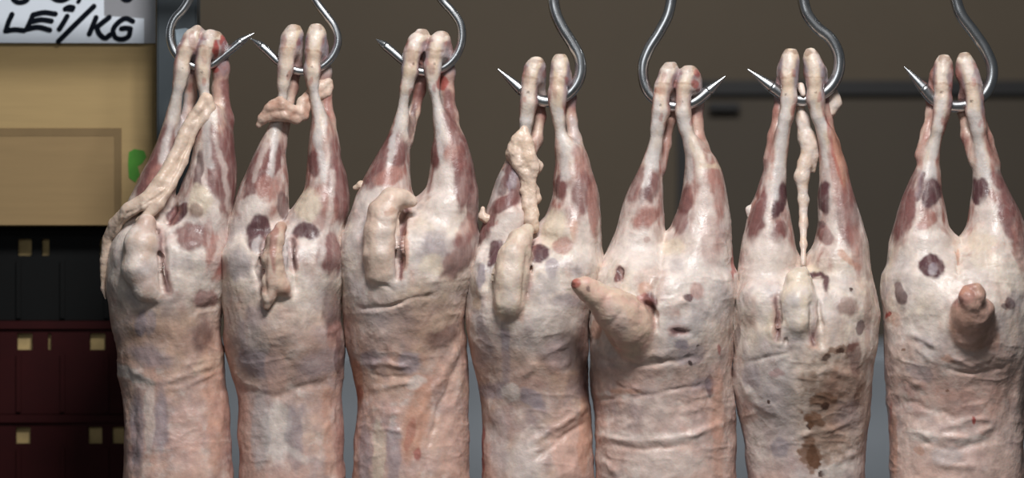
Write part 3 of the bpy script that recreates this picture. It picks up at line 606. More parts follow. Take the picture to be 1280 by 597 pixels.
SPECS.append(dict(seed=606, legw=0.6, cuts=[[(971, 372, -74, 3), (970, 400, -78, 4.5), (974, 424, -80, 3)], [(1013, 375, -74, 3), (1015, 402, -78, 4.5), (1018, 430, -80, 3)]], bumps=[(950, 375, -42, 30, 14), (1050, 375, -42, 30, 14)], top=60, crotch=332, hook=(122, 122), loin='wG', grey=0.12,
    label='skinned lamb carcass with brown stains down its right side, second from the right',
    L=[(62,981,996),(75,974,1000),(92,972,1000),(105,978,995),(125,978,992),(145,974,990),(165,968,987),(185,964,985),(205,957,983),(225,950,983),(245,943,984),(260,936,986),(280,932,990),(300,928,994),(325,924,998),(355,921,997),(390,922,995),(425,940,982)],
    R=[(62,1006,1018),(75,1003,1027),(92,1003,1033),(105,1007,1024),(125,1010,1026),(145,1014,1029),(165,1019,1042),(185,1023,1049),(205,1024,1057),(225,1024,1062),(245,1022,1068),(260,1022,1073),(280,1022,1079),(300,1018,1084),(325,1006,1086),(355,1002,1089),(390,1004,1092),(425,1020,1075)],
    T=[(332,985,1016),(350,945,1070),(375,921,1091),(400,917,1095),(430,916,1096),(460,916,1092),(480,917,1091),(510,921,1088),(530,926,1086),(560,932,1082),(597,936,1082)],
    tendons=[[(984,88,4,12),(977,112,12,8),(975,140,12,7),(970,170,8,9),(966,200,0,12)],
             [(1022,90,6,13),(1031,118,14,9),(1032,150,12,9),(1038,180,5,11),(1044,215,0,14)]],
    strokes=[([(972,372),(970,400),(973,424)],3.5,-4.5),([(1014,375),(1015,405),(1018,430)],3.5,-4.5),([(966,425),(963,400)],4,2),([(1015,432),(1024,437)],4,2.5),([(994,440),(992,520)],6,-2),([(925,480),(945,500),(965,512)],6,2.4),([(930,455),(985,440)],3,-1.6),([(1005,345),(1025,340),(1032,350)],3,-2),([(940,395),(955,440)],7,1.6),([(1000,545),(1040,535),(1075,520)],4,1.8),([(1005,470),(1040,462),(1080,475)],5,1.6),([(1085,440),(1083,520)],4,-1.6),([(1030,590),(1075,560)],5,2),([(968,345),(975,370)],5,1.6)],
    patches=[('k',[(970,130),(962,200)],4,.6),('M',974,250,8,22,10,.95),('m',949,268,10,32,16,.95),('m',975,288,9,15,25,.85),('s',[(982,125),(978,170),(968,245)],5,.98),('w',[(962,230),(960,290)],4,.8),('m',[(955,205),(945,240)],4,.7),('w',960,325,30,30,0,.7),
             ('M',1031,247,8,19,0,.95),('s',[(1017,130),(1025,170),(1033,205)],4,.8),('w',[(1042,215),(1042,290)],6,.8),('k',1052,215,14,46,-6,.8),('o',1050,200,7,40,-8,.6),('r',[(1034,150),(1040,185),(1052,230)],2,.5),('m',1060,270,12,35,-6,.65),('m',1030,292,8,12,-25,.8),('M',1028,281,4,4,0,.6),('o',[(1050,315),(1075,335)],3,.6),('k',1072,310,6,30,-6,.6),('y',1015,338,12,5,0,.8),
             ('M',[(1010,348),(1024,343),(1033,348),(1033,358)],3.2,.95),('w',1020,364,12,14,0,.8),('B',1063,362,2.5,2.5,0,.9),('m',1058,383,13,11,20,.6),('M',1075,408,5,9,15,.8),('k',1085,400,5,40,0,.4),('G',1035,385,14,16,0,.4),('k',1015,395,5,16,0,.5),('M',1017,415,2.5,14,0,.8),('M',973,405,2.5,16,0,.7),('y',965,410,6,20,0,.7),('y',1022,430,10,8,0,.7),('o',1018,435,9,3,20,.6),
             ('t',1040,495,48,85,0,.8,.7),('b',1030,525,26,66,0,.6,.9),('b',1060,470,20,30,20,.35,.9),('a',1055,500,25,50,0,.5,.8),('b',1052,435,16,6,-20,.7),('B',1051,437,7,3.5,-20,.85),('B',1033,448,7,3,-25,.75),('B',1064,430,4,3,0,.6),('b',1028,500,14,8,0,.7),('B',1031,508,5,3.5,-20,.8),('B',1011,529,6,9,10,.9),('b',1016,524,13,10,0,.8),('B',1015,564,5,8,0,.9),('B',1019,579,6,8,-15,.95),('b',1015,570,12,22,-10,.7),('B',1027,592,7,4,-20,.9),('b',1070,500,4,18,10,.6),
             ('g',1062,520,16,20,0,.4,.8),('w',1050,585,25,8,-20,.7),('r',971,465,9,4,-8,.6),('w',930,488,24,9,40,.85),('G',960,470,30,40,0,.5,.9),('g',975,558,13,12,0,.65),('g',938,470,12,14,0,.45),('B',960,501,2,2.6,0,.9),('a',935,520,12,8,0,.4),('M',922,418,3,12,0,.5),('m',1068,445,7,24,0,.5),('w',945,560,12,30,0,.5)],
    pieces=[dict(name='skin_strip', chains=[[(1001,112,6,5),(1000,128,8,4),(1004,150,8,8),(1008,172,6,9.5),(1012,185,4,9),(1006,205,2,9),(1002,222,0,9),(1004,250,-4,6),(1003,280,-10,5),(1002,305,-22,4),(1001,330,-34,3)],[(1014,170,6,6),(1018,195,4,5),(1018,214,4,2.5)],[(1030,135,14,7),(1041,118,14,8),(1045,128,15,8),(1040,140,14,7)],[(1000,108,-3,5),(1003,118,-8,3.5)]], base='we', lump=1.1, lscale=12, label='pale strip of membrane hanging between the legs'),
            dict(name='tail', chains=[[(1000,336,-40,5),(993,350,-52,15),(991,375,-62,21),(993,400,-67,20),(996,420,-64,15)],[(972,408,-70,4),(968,426,-72,4)],[(1015,415,-72,4),(1018,432,-72,4),(1026,439,-71,3)]], base='wy', k=10, lump=1.3, patches=[('y',993,340,12,6,0,.7),('G',990,385,10,22,0,.5),('e',1005,415,5,14,0,.6)]),
            dict(name='fat_tag', chains=[[(943,256,-6,3),(937,262,-6,4.5),(937,270,-6,3.5)]], base='wG', lump=1.0, lscale=6)]))
SPECS.append(dict(seed=707, legw=0.6, top=65, crotch=306, hook=(130, 130), loin='pw', grey=0.02,
    label='skinned lamb carcass hung rightmost with a short tail stub pointing at the viewer',
    L=[(70,1173,1186),(80,1167,1190),(95,1164,1191),(108,1168,1188),(125,1169,1185),(140,1168,1183),(160,1164,1178),(180,1158,1175),(200,1149,1174),(220,1139,1176),(245,1128,1178),(260,1123,1181),(280,1117,1185),(300,1113,1194),(330,1109,1196),(360,1108,1193),(395,1125,1180)],
    R=[(67,1199,1211),(80,1193,1219),(95,1193,1224),(108,1199,1224),(122,1205,1222),(140,1208,1226),(160,1212,1230),(180,1215,1236),(200,1216,1245),(220,1216,1253),(245,1214,1264),(260,1212,1272),(280,1209,1279),(300,1202,1284),(330,1198,1290),(360,1200,1292),(395,1215,1275)],
    T=[(305,1182,1214),(322,1140,1260),(345,1110,1290),(380,1104,1293),(430,1105,1290),(470,1106,1286),(490,1108,1284),(520,1111,1281),(597,1113,1280)],
    tendons=[[(1172,95,4,10),(1167,120,12,8),(1166,140,12,6.5),(1160,165,8,7),(1153,195,0,10)],
             [(1213,95,6,11),(1209,120,13,7),(1206,140,12,6),(1210,170,8,7),(1220,200,0,10)],[(1221,115,12,7),(1226,140,12,6),(1233,175,6,9),(1241,205,0,10)]],
    bumps=[(1238,335,-44,28,18),(1158,345,-42,26,18)],
    strokes=[([(1198,308),(1197,345)],3,-4),([(1210,355),(1228,385)],4,-2.5),([(1135,412),(1155,428),(1175,436)],5,2.4),([(1140,432),(1170,452)],4,2.2),([(1148,425),(1172,442)],3,-1.8),([(1185,448),(1215,455),(1245,445)],3,1.8),([(1180,460),(1220,468),(1255,455)],3,-1.6),([(1125,500),(1165,510),(1195,520)],5,-2),([(1145,535),(1175,548),(1215,545),(1245,530)],5,2.8),([(1150,552),(1190,562),(1240,548)],4,-2.2),([(1190,530),(1220,522),(1240,525)],4,1.8),([(1130,470),(1160,485)],5,2),([(1245,425),(1250,460)],6,1.5),([(1270,440),(1262,520)],6,-1.6),([(1160,575),(1230,585)],5,2)],
    patches=[('k',[(1166,140),(1150,200)],4,.6),('s',[(1177,130),(1173,165),(1162,225)],4.5,.98),('M',1165,242,10,19,15,.95),('M',[(1155,220),(1149,250)],3.2,.8),('g',[(1152,215),(1146,245)],3,.5),('m',1130,265,13,32,18,.95),('m',[(1142,215),(1130,245)],6,.8),('k',1160,276,13,7,-35,.85),('m',1122,295,6,14,0,.5),('w',1155,300,24,14,0,.7),
             ('s',[(1216,140),(1222,180),(1234,232)],5,.98),('M',1224,240,10,15,-5,.95),('m',1246,225,7,12,-20,.8),('k',[(1232,170),(1245,205)],5,.7),('m',1262,262,13,42,-12,.9),('k',1275,300,8,36,-5,.6),('o',1226,282,5,6,0,.5),('y',1228,300,16,16,0,.6),('w',1235,270,12,26,0,.7),
             ('w',1160,338,34,40,0,.6,.8),('M',1165,333,13.5,14.5,-20,.98),('g',1166,338,5,9,20,.6),('G',1128,345,14,30,0,.5,.7),('M',1125,366,7,13,-15,.8),('w',1180,310,12,16,0,.6),('y',1230,325,16,14,0,.4),('w',1232,345,10,10,0,.6),('o',[(1198,312),(1197,330)],2,.7),('r',1225,370,4,12,-20,.25),('M',1263,378,6,7,0,.7),('M',1256,382,4,4,0,.6),('g',1272,372,10,10,0,.35),
             ('r',1110,394,3.5,3,20,.85),('o',1118,400,8,8,30,.4),('o',1241,425,10,13,0,.5),('r',1236,428,4,4,0,.35),('k',1200,500,18,14,0,.35,.8),('p',1235,480,40,60,0,.45,.9),('r',1217,526,3,5,0,.85),('b',1184,487,3,2.5,0,.8),('b',1129,437,2.5,2.5,0,.8),('o',1185,450,10,4,15,.5),('o',1148,562,8,4,30,.5),('o',1116,560,6,40,0,.5),('r',1113,520,2,20,0,.4),('g',1155,425,12,7,30,.4),('g',1148,465,18,9,20,.4),('w',1155,545,24,9,15,.7),('G',1185,570,20,12,0,.5),('w',1215,550,22,6,-10,.6),('w',1145,405,20,10,30,.5)],
    pieces=[dict(name='tail', chains=[[(1203,416,-58,33),(1201,404,-80,30),(1198,388,-104,23),(1196,374,-126,15)],[(1189,368,-128,9),(1203,367,-128,10)],[(1190,361,-126,6),(1201,359,-126,6),(1207,364,-124,5)],[(1215,398,-92,9),(1216,384,-106,9)]], base='pa', k=8, lump=1.5, patches=[('k',1196,366,22,18,0,.65),('r',1190,362,12,7,0,.5),('o',1200,360,12,8,0,.5),('M',1190,374,4,5,0,.6),('M',1199,374,4,4,0,.5),('w',1196,362,5,4,0,.6),('a',1200,400,22,16,0,.5)])]))

for sp in SPECS:
    carcass(sp)

# ------------------------------------------------------------------ hooks
def tube(name, pts, rad, mat, n=18, parent=None, loc=(0, 0, 0), cap_tip=True):
    """pts: world coordinates, rad: list of radii; Catmull-Rom resampled round tube"""
    P = np.array(pts, float); R = np.array(rad, float)
    seg = np.r_[0, np.cumsum(np.linalg.norm(np.diff(P, axis=0), axis=1))]
    m = max(40, int(seg[-1] / 0.005)); t = np.linspace(0, seg[-1], m)
    # cubic Hermite with finite differences
    tg = np.gradient(P, seg, axis=0)
    i = np.clip(np.searchsorted(seg, t) - 1, 0, len(P) - 2); h = (seg[i + 1] - seg[i])[:, None]; x = ((t - seg[i])[:, None]) / h
    Q = (2*x**3-3*x**2+1)*P[i] + (x**3-2*x**2+x)*h*tg[i] + (-2*x**3+3*x**2)*P[i+1] + (x**3-x**2)*h*tg[i+1]
    r = np.interp(t, seg, R)
    T = np.gradient(Q, axis=0); T /= np.linalg.norm(T, axis=1)[:, None]
    nrm = np.array([0, -1.0, 0.05]); V = []; 
    for k in range(m):
        nrm = nrm - T[k] * (nrm @ T[k]); nrm /= np.linalg.norm(nrm)
        b = np.cross(T[k], nrm)
        for a in range(n):
            an = 2 * math.pi * a / n
            V.append(Q[k] + r[k] * (math.cos(an) * nrm + math.sin(an) * b))
    F = []
    for k in range(m - 1):
        for a in range(n):
            F.append((k*n + a, k*n + (a+1) % n, (k+1)*n + (a+1) % n, (k+1)*n + a))
    F.append(tuple(range(n))[::-1]); F.append(tuple((m-1)*n + a for a in range(n)))
    me = bpy.data.meshes.new(name)
    me.from_pydata([tuple(v - np.array(loc)) for v in V], [], F); me.update()
    for p in me.polygons: p.use_smooth = len(p.vertices) == 4
    me.materials.append(mat)
    o = bpy.data.objects.new(name, me); C.objects.link(o)
    if parent: o.parent = parent
    else: o.location = loc
    return o

RAIL_Y = -95; RAIL_R = 0.016
HOOKS = [
 ([(236,0),(228.6,12),(218,24),(213,38),(214,54),(220,67),(229,76),(243,83),(261,82),(281,68),(302,51)],(318,41), 4.9, 'steel hook threaded through the leftmost carcass, tip pointing right at its neighbour'),
 ([(394,0),(407,18),(418.5,34.5),(422.6,51),(417.5,67),(405,81),(391,88),(375,89),(352.5,80),(332,62),(325,56)],(313,48), 4.9, 'steel hook through the carcass with skin knotted across both shanks'),
 ([(552.5,0),(565,14),(575.5,30.5),(577.4,47),(572,66),(558,82),(541.5,89),(522.7,88.7),(504,76),(487.5,62),(480,56)],(470,49), 5.2, 'steel hook through the carcass with the fat curled tail lobe'),
 ([(691.6,0),(694,14),(702,33),(715,54),(724.5,73),(725,94),(715,112.6),(698.7,124),(682,126.7),(661,118.5),(651,111.5)],(622,86), 7.0, 'steel hook through the carcass with ragged skin on its left shank'),
 ([(839,0),(835,18),(823.5,41),(810.6,62),(804,80),(804.7,100.5),(812,117),(825,128),(845,133),(866,128),(886,113)],(907,95), 6.6, 'steel hook with tip pointing right, through the carcass with the stiff raised tail'),
 ([(1004,0),(1008,15.5),(1020.7,33.5),(1038.7,49),(1047.8,67),(1047.8,90),(1036,111),(1020.7,121),(1002.6,125.5),(982,120),(964,108)],(934,86), 7.0, 'steel hook through the brown stained carcass, tip pointing left'),
 ([(1195,0),(1200.6,17),(1217,40),(1232.5,63.6),(1240,84),(1238,104),(1226,122),(1204,132),(1184,131.6),(1167,124),(1154,109)],(1130,83), 7.0, 'steel hook through the rightmost carcass'),
]
def spline_dense(pts):
    return pts
for pts, tip, r, lab in HOOKS:
    r *= 1.06
    tx = pts[0][0]; dx = pts[0][0] - pts[1][0]; dy = max(6, pts[1][1] - pts[0][1])
    lean = max(-1.2, min(1.2, dx / dy))
    x2 = tx + lean * 18
    rr = (RAIL_R / S + r + 1.0)
    up = [(x2 + lean * 3, RAIL_Y + rr * 0.35, -rr * 0.75), (x2 + lean * 4, RAIL_Y - rr * 0.45, -rr * 0.85), (x2 + lean*4, RAIL_Y - rr, 0.0), (x2 + lean*4, RAIL_Y - rr*0.55, rr * 0.85), (x2 + lean*4, RAIL_Y + rr*0.3, rr), (x2 + lean*4, RAIL_Y + rr*0.75, rr*1.05)]
    mid = [(x2, -48, -rr * 0.35), (tx + lean * 11, -20, -2)]
    alln = list(reversed(up)) + mid + [(x, y, 0) for x, y in pts]
    wp = [(((x - 640) * S), w * S, ZC + (298.5 - y) * S) for x, y, w in alln]
    rad = [r * 0.55 * S] + [r * S] * (len(wp) - 1)
    tp = ((tip[0] - 640) * S, 0, ZC + (298.5 - tip[1]) * S)
    last = np.array(wp[-1]); tipv = np.array(tp)
    short = np.linalg.norm(tipv - last) < 26 * S
    # body ends where the grind starts
    loc = (wp[6][0], 0, ZC + (298.5 - RAIL_Y) * S)
    o = tube('meat_hook', wp, rad, STEEL, loc=loc)
    tag(o, lab, 'hook', 'steel hooks holding the carcasses')
    d = tipv - last
    tube('hook_tip', [last, last + d * 0.25, last + d * 0.6, last + d * 0.92, tipv], [r*S, r*S*0.8, r*S*0.48, r*S*0.16, r*S*0.08], STEEL, parent=o, loc=loc)

# ------------------------------------------------------------------ solid helpers
def box_mesh(bxs, bevel=0.0):
    import bmesh
    bm = bmesh.new()
    for (x0, x1, y0, y1, z0, z1) in bxs:
        vs = [bm.verts.new((x, y, z)) for x in (x0, x1) for y in (y0, y1) for z in (z0, z1)]
        for f in ((0,1,3,2),(4,6,7,5),(0,4,5,1),(2,3,7,6),(0,2,6,4),(1,5,7,3)):
            bm.faces.new([vs[i] for i in f])
    bmesh.ops.recalc_face_normals(bm, faces=bm.faces)
    if bevel: bmesh.ops.bevel(bm, geom=list(bm.edges), offset=bevel, segments=3, affect='EDGES')
    return bm

def solid(name, bxs, mat, parent=None, origin=(0, 0, 0), bevel=0.0, kind=None):
    ox, oy, oz = origin
    bm = box_mesh([(a-ox, b-ox, c-oy, d-oy, e-oz, f-oz) for a, b, c, d, e, f in bxs], bevel)
    me = bpy.data.meshes.new(name); bm.to_mesh(me); bm.free(); me.materials.append(mat)
    o = bpy.data.objects.new(name, me); C.objects.link(o)
    if parent is not None: o.parent = parent
    else: o.location = origin
    if kind: o['kind'] = kind
    return o

def empty(name, loc):
    o = bpy.data.objects.new(name, None); C.objects.link(o); o.location = loc; o.empty_display_size = 0.05
    return o

def X(px, y=0): return W(px, 0, y)[0]
def Z(py, y=0): return W(0, py, y)[2]

# ------------------------------------------------------------------ setting
M_wall = plain('brown_wall_paint', (87, 76, 61), 0.75, var=0.05, scale=3, bump=0.05)
M_door = plain('dark_brown_panel', (73, 64, 52), 0.7, var=0.05, scale=3)
M_dark = plain('blackened_rubber', (22, 21, 22), 0.6)
M_floor = plain('grey_floor_concrete', (96, 96, 94), 0.6, var=0.15, scale=6, bump=0.1)
YB = 1.5
solid('floor', [(-3.2, 3.2, -6.2, YB + 0.2, -0.1, 0.0)], M_floor, kind='structure')
solid('wall_back', [(-3.2, 3.2, YB, YB + 0.15, 0.0, 3.2)], M_wall, kind='structure')
xd0 = X(862, YB); zt = Z(118, YB)
solid('door_1', [(xd0, 2.2, YB - 0.03, YB + 0.002, 0.0, zt)], M_door, kind='structure')
dr = bpy.data.objects['door_1']
solid('door_handle', [(X(884, YB), X(922, YB), YB - 0.065, YB - 0.045, Z(139, YB), Z(130, YB)), (X(890, YB), X(894, YB), YB - 0.05, YB - 0.025, Z(138, YB), Z(131, YB)), (X(912, YB), X(916, YB), YB - 0.05, YB - 0.025, Z(138, YB), Z(131, YB))], M_dark, parent=dr, bevel=0.002)
solid('trim_1', [(X(874, YB), 2.4, YB - 0.05, YB + 0.002, Z(119, YB), Z(102, YB))], M_dark, kind='structure')
solid('trim_2', [(X(846, YB), X(861, YB), YB - 0.02, YB + 0.002, 0.0, Z(100, YB))], M_dark, kind='structure')

# grey counter standing behind the row
M_cnt = plain('grey_painted_steel', (150, 157, 164), 0.45, var=0.04, scale=8)
M_leg = plain('dark_kick_board', (40, 42, 44), 0.6)
yc = 0.95
cr = empty('counter', (X(820, yc), yc + 0.25, 0))
def P(bx, o): return bx
ox, oy, oz = cr.location
solid('cabinet_body', [(X(240, yc), X(1420, yc), yc, yc + 0.5, 0.08, Z(640, yc))], M_cnt, parent=cr, origin=(ox, oy, oz), bevel=0.004)
solid('worktop', [(X(236, yc), X(1424, yc), yc - 0.02, yc + 0.52, Z(640, yc), Z(432, yc))], M_cnt, parent=cr, origin=(ox, oy, oz), bevel=0.03)
solid('kick_board', [(X(246, yc), X(1414, yc), yc + 0.04, yc + 0.46, 0.0, 0.08)], M_leg, parent=cr, origin=(ox, oy, oz))
tag(cr, 'plain grey counter seen in the gaps between the carcasses', 'counter')

# ------------------------------------------------------------------ dark post and rail
M_post = plain('slate_blue_painted_steel', (58, 66, 71), 0.5, var=0.1, scale=9, bump=0.05)
M_stk = plain('scuffed_sticker', (150, 165, 175), 0.5, var=0.3, scale=30)
yp = 0.17
pr = solid('steel_post', [(X(196, yp), X(246, yp), yp, yp + 0.06, 0.0, 2.0)], M_post, origin=(X(221, yp), yp + 0.03, 0), bevel=0.003)
tag(pr, 'slate blue steel post behind the leftmost hook', 'post')
def poly_plate(name, pts, y0, th, mat, parent, origin):
    import bmesh
    bm = bmesh.new()
    f = [bm.verts.new((X(a, y0) - origin[0], y0 - origin[1], Z(b, y0) - origin[2])) for a, b in pts]
    bk = [bm.verts.new((X(a, y0) - origin[0], y0 + th - origin[1], Z(b, y0) - origin[2])) for a, b in pts]
    bm.faces.new(f); bm.faces.new(bk[::-1])
    for i in range(len(pts)):
        j = (i + 1) % len(pts); bm.faces.new((f[i], bk[i], bk[j], f[j]))
    bmesh.ops.recalc_face_normals(bm, faces=bm.faces)
    me = bpy.data.meshes.new(name); bm.to_mesh(me); bm.free(); me.materials.append(mat)
    o = bpy.data.objects.new(name, me); C.objects.link(o)
    if parent is not None: o.parent = parent
    else: o.location = origin
    return o
st = poly_plate('sticker', [(219,37),(232,35),(240,38),(239,55),(228,62),(221,56)], yp - 0.001, 0.0015, M_stk, pr, tuple(pr.location))
st['label'] = 'torn pale sticker'

zr = ZC + (298.5 - RAIL_Y) * S
rk = empty('hanging_rack', (0, 0, 0))
tube('rail', [(-1.06, 0, zr), (0, 0, zr), (1.06, 0, zr)], [RAIL_R] * 3, STEEL, parent=rk)
for sx in (-1, 1):
    solid('upright', [(sx*1.03 - 0.02, sx*1.03 + 0.02, -0.02, 0.02, 0.0, zr + 0.03)], M_post, parent=rk, bevel=0.002)
    solid('foot', [(sx*1.03 - 0.02, sx*1.03 + 0.02, -0.25, 0.25, 0.0, 0.03)], M_post, parent=rk, bevel=0.002)
tag(rk, 'steel rack whose rail carries all the hooks', 'rack')

# ------------------------------------------------------------------ crates and cardboard box
M_black = plain('black_crate_plastic', (9, 10, 10), 0.7, var=0.1, spec=0.2)
M_red = plain('dark_red_crate_plastic', (46, 5, 6), 0.7, var=0.1, spec=0.2)
M_card = plain('brown_cardboard', (172, 146, 101), 0.85, var=0.05, scale=6, stretch=(1, 1, 14))
M_card2 = plain('darker_cardboard', (150, 125, 87), 0.85, var=0.05, scale=6, stretch=(1, 1, 14))
M_edge = plain('cardboard_fold', (128, 106, 73), 0.9, var=0.05)
M_green = plain('green_print', (72, 138, 44), 0.7, var=0.2, scale=40)
M_liner = plain('tan_fruit_liner', (176, 152, 104), 0.8, var=0.2, scale=30)
yk = 0.31
x0c, x1c = X(-250, yk), X(188, yk)
def crate(zb, zt, holes, mat, label):
    """open crate with a wall of slots; holes: (xa, xb) in world metres at hole height (za, zb2)"""
    o = empty('plastic_crate', ((x0c + x1c) / 2, yk + 0.2, zb)); og = tuple(o.location)
    za, zh = zt - 0.052, zt - 0.022
    y1 = yk + 0.40
    bx = [(x0c, x1c, yk, yk + 0.006, zb, za), (x0c, x1c, yk, yk + 0.006, zh, zt)]
    xs = sorted(holes); prev = x0c
    for a, b in xs:
        bx.append((prev, a, yk, yk + 0.006, za, zh)); prev = b
    bx.append((prev, x1c, yk, yk + 0.006, za, zh))
    bx += [(x0c, x1c, y1 - 0.006, y1, zb, zt), (x0c, x0c + 0.006, yk + 0.006, y1 - 0.006, zb, zt), (x1c - 0.006, x1c, yk + 0.006, y1 - 0.006, zb, zt)]
    solid('crate_wall', bx, mat, parent=o, origin=og)
    solid('crate_base', [(x0c + 0.006, x1c - 0.006, yk + 0.006, y1 - 0.006, zb, zb + 0.006)], mat, parent=o, origin=og)
    solid('rim', [(x0c - 0.006, x1c + 0.006, yk - 0.006, yk, zt - 0.014, zt - 0.002), (x0c - 0.006, x0c, yk, y1, zt - 0.014, zt - 0.002), (x1c, x1c + 0.006, yk, y1, zt - 0.014, zt - 0.002)], mat, parent=o, origin=og)
    ribs = [(x0c + k * (x1c - x0c) / 8 - 0.004, x0c + k * (x1c - x0c) / 8 + 0.004, yk - 0.005, yk, zb + 0.004, zt - 0.06) for k in range(1, 8)]
    for rb in ribs: solid('rib', [rb], mat, parent=o, origin=og)
    solid('liner', [(x0c + 0.008, x1c - 0.008, yk + 0.010, yk + 0.016, zb + 0.008, zt - 0.012)], M_liner, parent=o, origin=og)
    tag(o, label, 'crate', 'plastic crates stacked under the cardboard box')
    return o
hw = lambda c, w: (X(c - w / 2, yk), X(c + w / 2, yk))
Hc = Z(283, yk) - Z(400, yk)
z0 = Z(283, yk)
crate(z0 - Hc, z0, [hw(31,17), hw(57,9), hw(131,12), hw(-60,16)], M_black, 'black plastic crate directly under the cardboard box, left edge')
crate(z0 - 2*Hc, z0 - Hc - 0.001, [hw(31,19), hw(62,4), hw(122,19), hw(-60,16)], M_red, 'dark red plastic crate between the black crate and the lowest crate')
crate(z0 - 3*Hc, z0 - 2*Hc - 0.001, [hw(29,18), hw(119,17), hw(148,15), hw(-60,16)], M_red, 'lowest dark red plastic crate in the bottom left corner')
tb = empty('low_table', ((x0c + x1c)/2, yk + 0.2, 0)); zt3 = z0 - 3*Hc - 0.001
solid('table_top', [(x0c - 0.03, x1c + 0.02, yk - 0.03, yk + 0.43, zt3 - 0.03, zt3)], M_post, parent=tb, origin=tuple(tb.location), bevel=0.002)
for lx in (x0c, x1c - 0.04):
    for ly in (yk, yk + 0.36):
        solid('leg', [(lx, lx + 0.04, ly, ly + 0.04, 0, zt3 - 0.03)], M_post, parent=tb, origin=tuple(tb.location))
tag(tb, 'low table carrying the stack of crates', 'table')

yx = 0.26
bxo = empty('cardboard_box', ((X(-240, yx) + X(192, yx)) / 2, yx + 0.18, z0)); og = tuple(bxo.location)
solid('box_body', [(X(-240, yx), X(193.5, yx), yx, yx + 0.52, z0 + 0.001, Z(-60, yx))], M_card, parent=bxo, origin=og, bevel=0.003)
solid('printed_panel', [(X(-180, yx), X(143, yx), yx - 0.0015, yx + 0.001, Z(281, yx), Z(170, yx))], M_card2, parent=bxo, origin=og)
solid('panel_border', [(X(-190, yx), X(152, yx), yx - 0.002, yx + 0.001, Z(170, yx), Z(160, yx)), (X(143, yx), X(152, yx), yx - 0.002, yx + 0.001, Z(279, yx), Z(170, yx))], M_edge, parent=bxo, origin=og)
poly_plate('leaf_print', [(161,190),(168,186),(180,188),(183,196),(178,204),(172,208),(175,218),(169,228),(161,222),(160,205)], yx - 0.001, 0.002, M_green, bxo, og)
tag(bxo, 'plain brown cardboard box on top of the black crate, below the price sign', 'box')

# ------------------------------------------------------------------ price sign
M_paper = plain('white_paper', (216, 223, 232), 0.7, var=0.02, scale=10)
M_slv = plain('grey_plastic_sleeve', (138, 138, 142), 0.35, var=0.05, scale=10)
M_ink = plain('black_marker_ink', (10, 15, 24), 0.85, var=0.1, spec=0.1)
ys = 0.254
sg = empty('price_sign', (X(60, ys), ys, Z(54, ys))); og = tuple(sg.location)
poly_plate('sleeve', [(-150,-110),(195,-110),(194.5,54),(-150,53)], ys, 0.002, M_slv, sg, og)
poly_plate('paper', [(-146,-106),(129,-106),(130,20),(180,23),(180,54),(-146,53)], ys - 0.0012, 0.001, M_paper, sg, og)
def ink(name, lines, wd=6.4):
    import bmesh
    bm = bmesh.new(); y0 = ys - 0.0022
    for pts in lines:
        y0 -= 0.0002
        P = np.array(pts, float) / 4.975
        if len(P) > 2:                                     # smooth the hand stroke
            seg = np.r_[0, np.cumsum(np.linalg.norm(np.diff(P, axis=0), axis=1))]; t = np.linspace(0, seg[-1], 24)
            tg = np.gradient(P, seg, axis=0); i = np.clip(np.searchsorted(seg, t) - 1, 0, len(P)-2); h = (seg[i+1]-seg[i])[:, None]; x = ((t-seg[i])[:, None])/h
            P = (2*x**3-3*x**2+1)*P[i] + (x**3-2*x**2+x)*h*tg[i] + (-2*x**3+3*x**2)*P[i+1] + (x**3-x**2)*h*tg[i+1]
        T = np.gradient(P, axis=0); T /= np.linalg.norm(T, axis=1)[:, None] + 1e-9
        Nn = np.stack([-T[:, 1], T[:, 0]], 1)
        n = len(P); wv = np.full(n, wd / 2)
        # rounded ends
        ring = [P[k] + Nn[k]*wv[k] for k in range(n)]
        ring += [P[-1] + wd/2*(math.cos(a)*Nn[-1] + math.sin(a)*T[-1]) for a in (0.6, 1.57, 2.5)]
        ring += [P[k] - Nn[k]*wv[k] for k in range(n-1, -1, -1)]
        ring += [P[0] + wd/2*(-math.cos(a)*Nn[0] - math.sin(a)*T[0]) for a in (0.6, 1.57, 2.5)]
        mv = lambda q, y: (X(q[0], y0) - og[0], y - og[1], Z(q[1], y0) - og[2])
        L = [bm.verts.new(mv(P[k] + Nn[k]*wv[k], y0)) for k in range(n)]; R_ = [bm.verts.new(mv(P[k] - Nn[k]*wv[k], y0)) for k in range(n)]
        L2 = [bm.verts.new(mv(P[k] + Nn[k]*wv[k], y0 + .0009)) for k in range(n)]; R2 = [bm.verts.new(mv(P[k] - Nn[k]*wv[k], y0 + .0009)) for k in range(n)]
        for k in range(n - 1):
            bm.faces.new((L[k], L[k+1], R_[k+1], R_[k])); bm.faces.new((L[k], L2[k], L2[k+1], L[k+1])); bm.faces.new((R_[k], R_[k+1], R2[k+1], R2[k]))
        for e, sgn in ((n - 1, 1), (0, -1)):
            cap = [bm.verts.new(mv(P[e] + wd/2*(math.cos(a)*Nn[e] + sgn*math.sin(a)*T[e]), y0)) for a in np.linspace(0.3, 2.84, 5)]
            bm.faces.new([L[e]] + cap + [R_[e]])
    bmesh.ops.recalc_face_normals(bm, faces=bm.faces)
    me = bpy.data.meshes.new(name); bm.to_mesh(me); bm.free(); me.materials.append(M_ink)
    o = bpy.data.objects.new(name, me); C.objects.link(o); o.parent = sg
    return o
ink('letter', [[(75,88),(52,140),(36,192)], [(34,192),(95,184),(150,190)]])
ink('letter', [[(205,92),(185,140),(165,182)], [(212,90),(270,78),(345,86)], [(195,134),(255,122),(320,130)], [(168,180),(235,168),(310,186)]])
ink('letter', [[(418,100),(395,140),(368,182)], [(405,56),(430,44),(455,46)], [(425,56),(450,58)]])
ink('slash', [[(585,38),(470,150),(362,258)]])
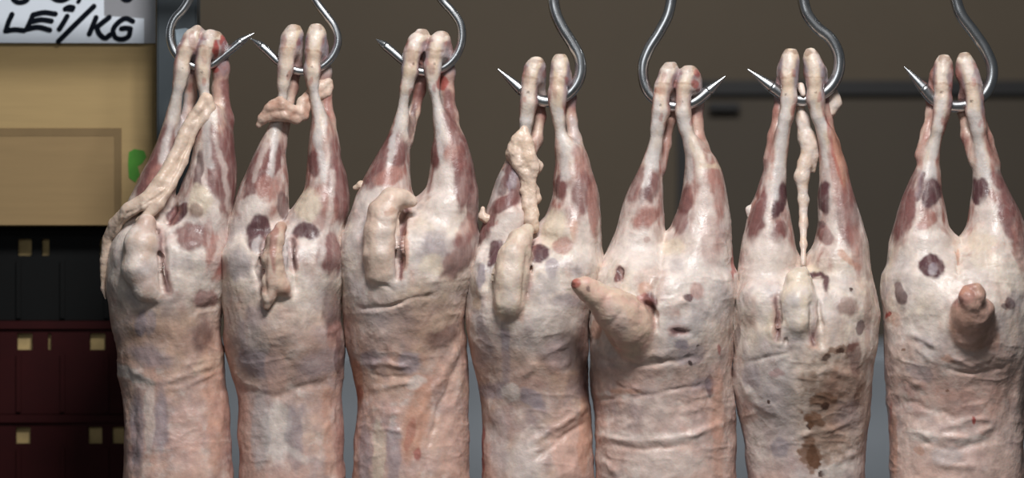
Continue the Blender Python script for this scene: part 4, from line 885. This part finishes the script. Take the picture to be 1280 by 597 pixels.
ink('letter', [[(598,108),(575,165),(555,212)], [(680,106),(640,138),(600,170)], [(600,168),(622,215),(655,236),(685,215)]])
ink('letter', [[(826,132),(785,114),(735,140),(702,195),(722,236),(770,242),(800,225),(810,180)], [(812,178),(785,174),(755,178)]])
ink('digit', [[(78,-40),(84,-5),(105,12),(135,14),(165,2),(182,-30)]])
ink('digit', [[(320,-20),(350,-2),(395,0),(435,-20)]])
ink('comma', [[(500,-20),(494,0),(486,12)]], 5)
ink('digit', [[(755,-30),(775,-6),(800,-4),(825,-30)]])
tag(sg, 'handwritten white price sign reading LEI/KG in the top left corner', 'sign')

# ------------------------------------------------------------------ light, world, camera
def area(name, loc, target, sx, sy, power, col=(1, 1, 1)):
    l = bpy.data.lights.new(name, 'AREA'); l.shape = 'RECTANGLE'; l.size = sx; l.size_y = sy; l.energy = power; l.color = col
    o = bpy.data.objects.new(name, l); C.objects.link(o); o.location = loc
    from mathutils import Vector
    o.rotation_euler = (Vector(target) - Vector(loc)).to_track_quat('-Z', 'Y').to_euler()
    return o
area('ceiling_lamp', (0.25, -1.75, 3.2), (0, 0, 1.25), 0.9, 0.4, 76, (1.0, 0.99, 0.985))
area('front_fill_light', (-0.8, -4.2, 2.6), (0, 0, 1.1), 2.0, 1.2, 16, (0.93, 0.97, 1.0))  # added weak fill from the front left, an unseen helper lamp

w = bpy.data.worlds.new('World'); bpy.context.scene.world = w; w.use_nodes = True
bg = w.node_tree.nodes['Background']; bg.inputs['Color'].default_value = (0.86, 0.93, 1.0, 1); bg.inputs['Strength'].default_value = 0.055

cam = bpy.data.cameras.new('camera'); co = bpy.data.objects.new('camera', cam); C.objects.link(co)
co.location = (0, -D, ZC); co.rotation_euler = (math.pi / 2, 0, 0)
cam.sensor_width = 36; cam.lens = 36 * D / (1280 * S)
cam.dof.use_dof = True; cam.dof.focus_distance = D - 0.04; cam.dof.aperture_fstop = 1.5
cam.clip_end = 60
sc = bpy.context.scene; sc.camera = co
sc.view_settings.view_transform = 'Standard'; sc.view_settings.look = 'None'; sc.view_settings.gamma = 1; sc.view_settings.exposure = 0.0
sc.view_settings.use_curve_mapping = False
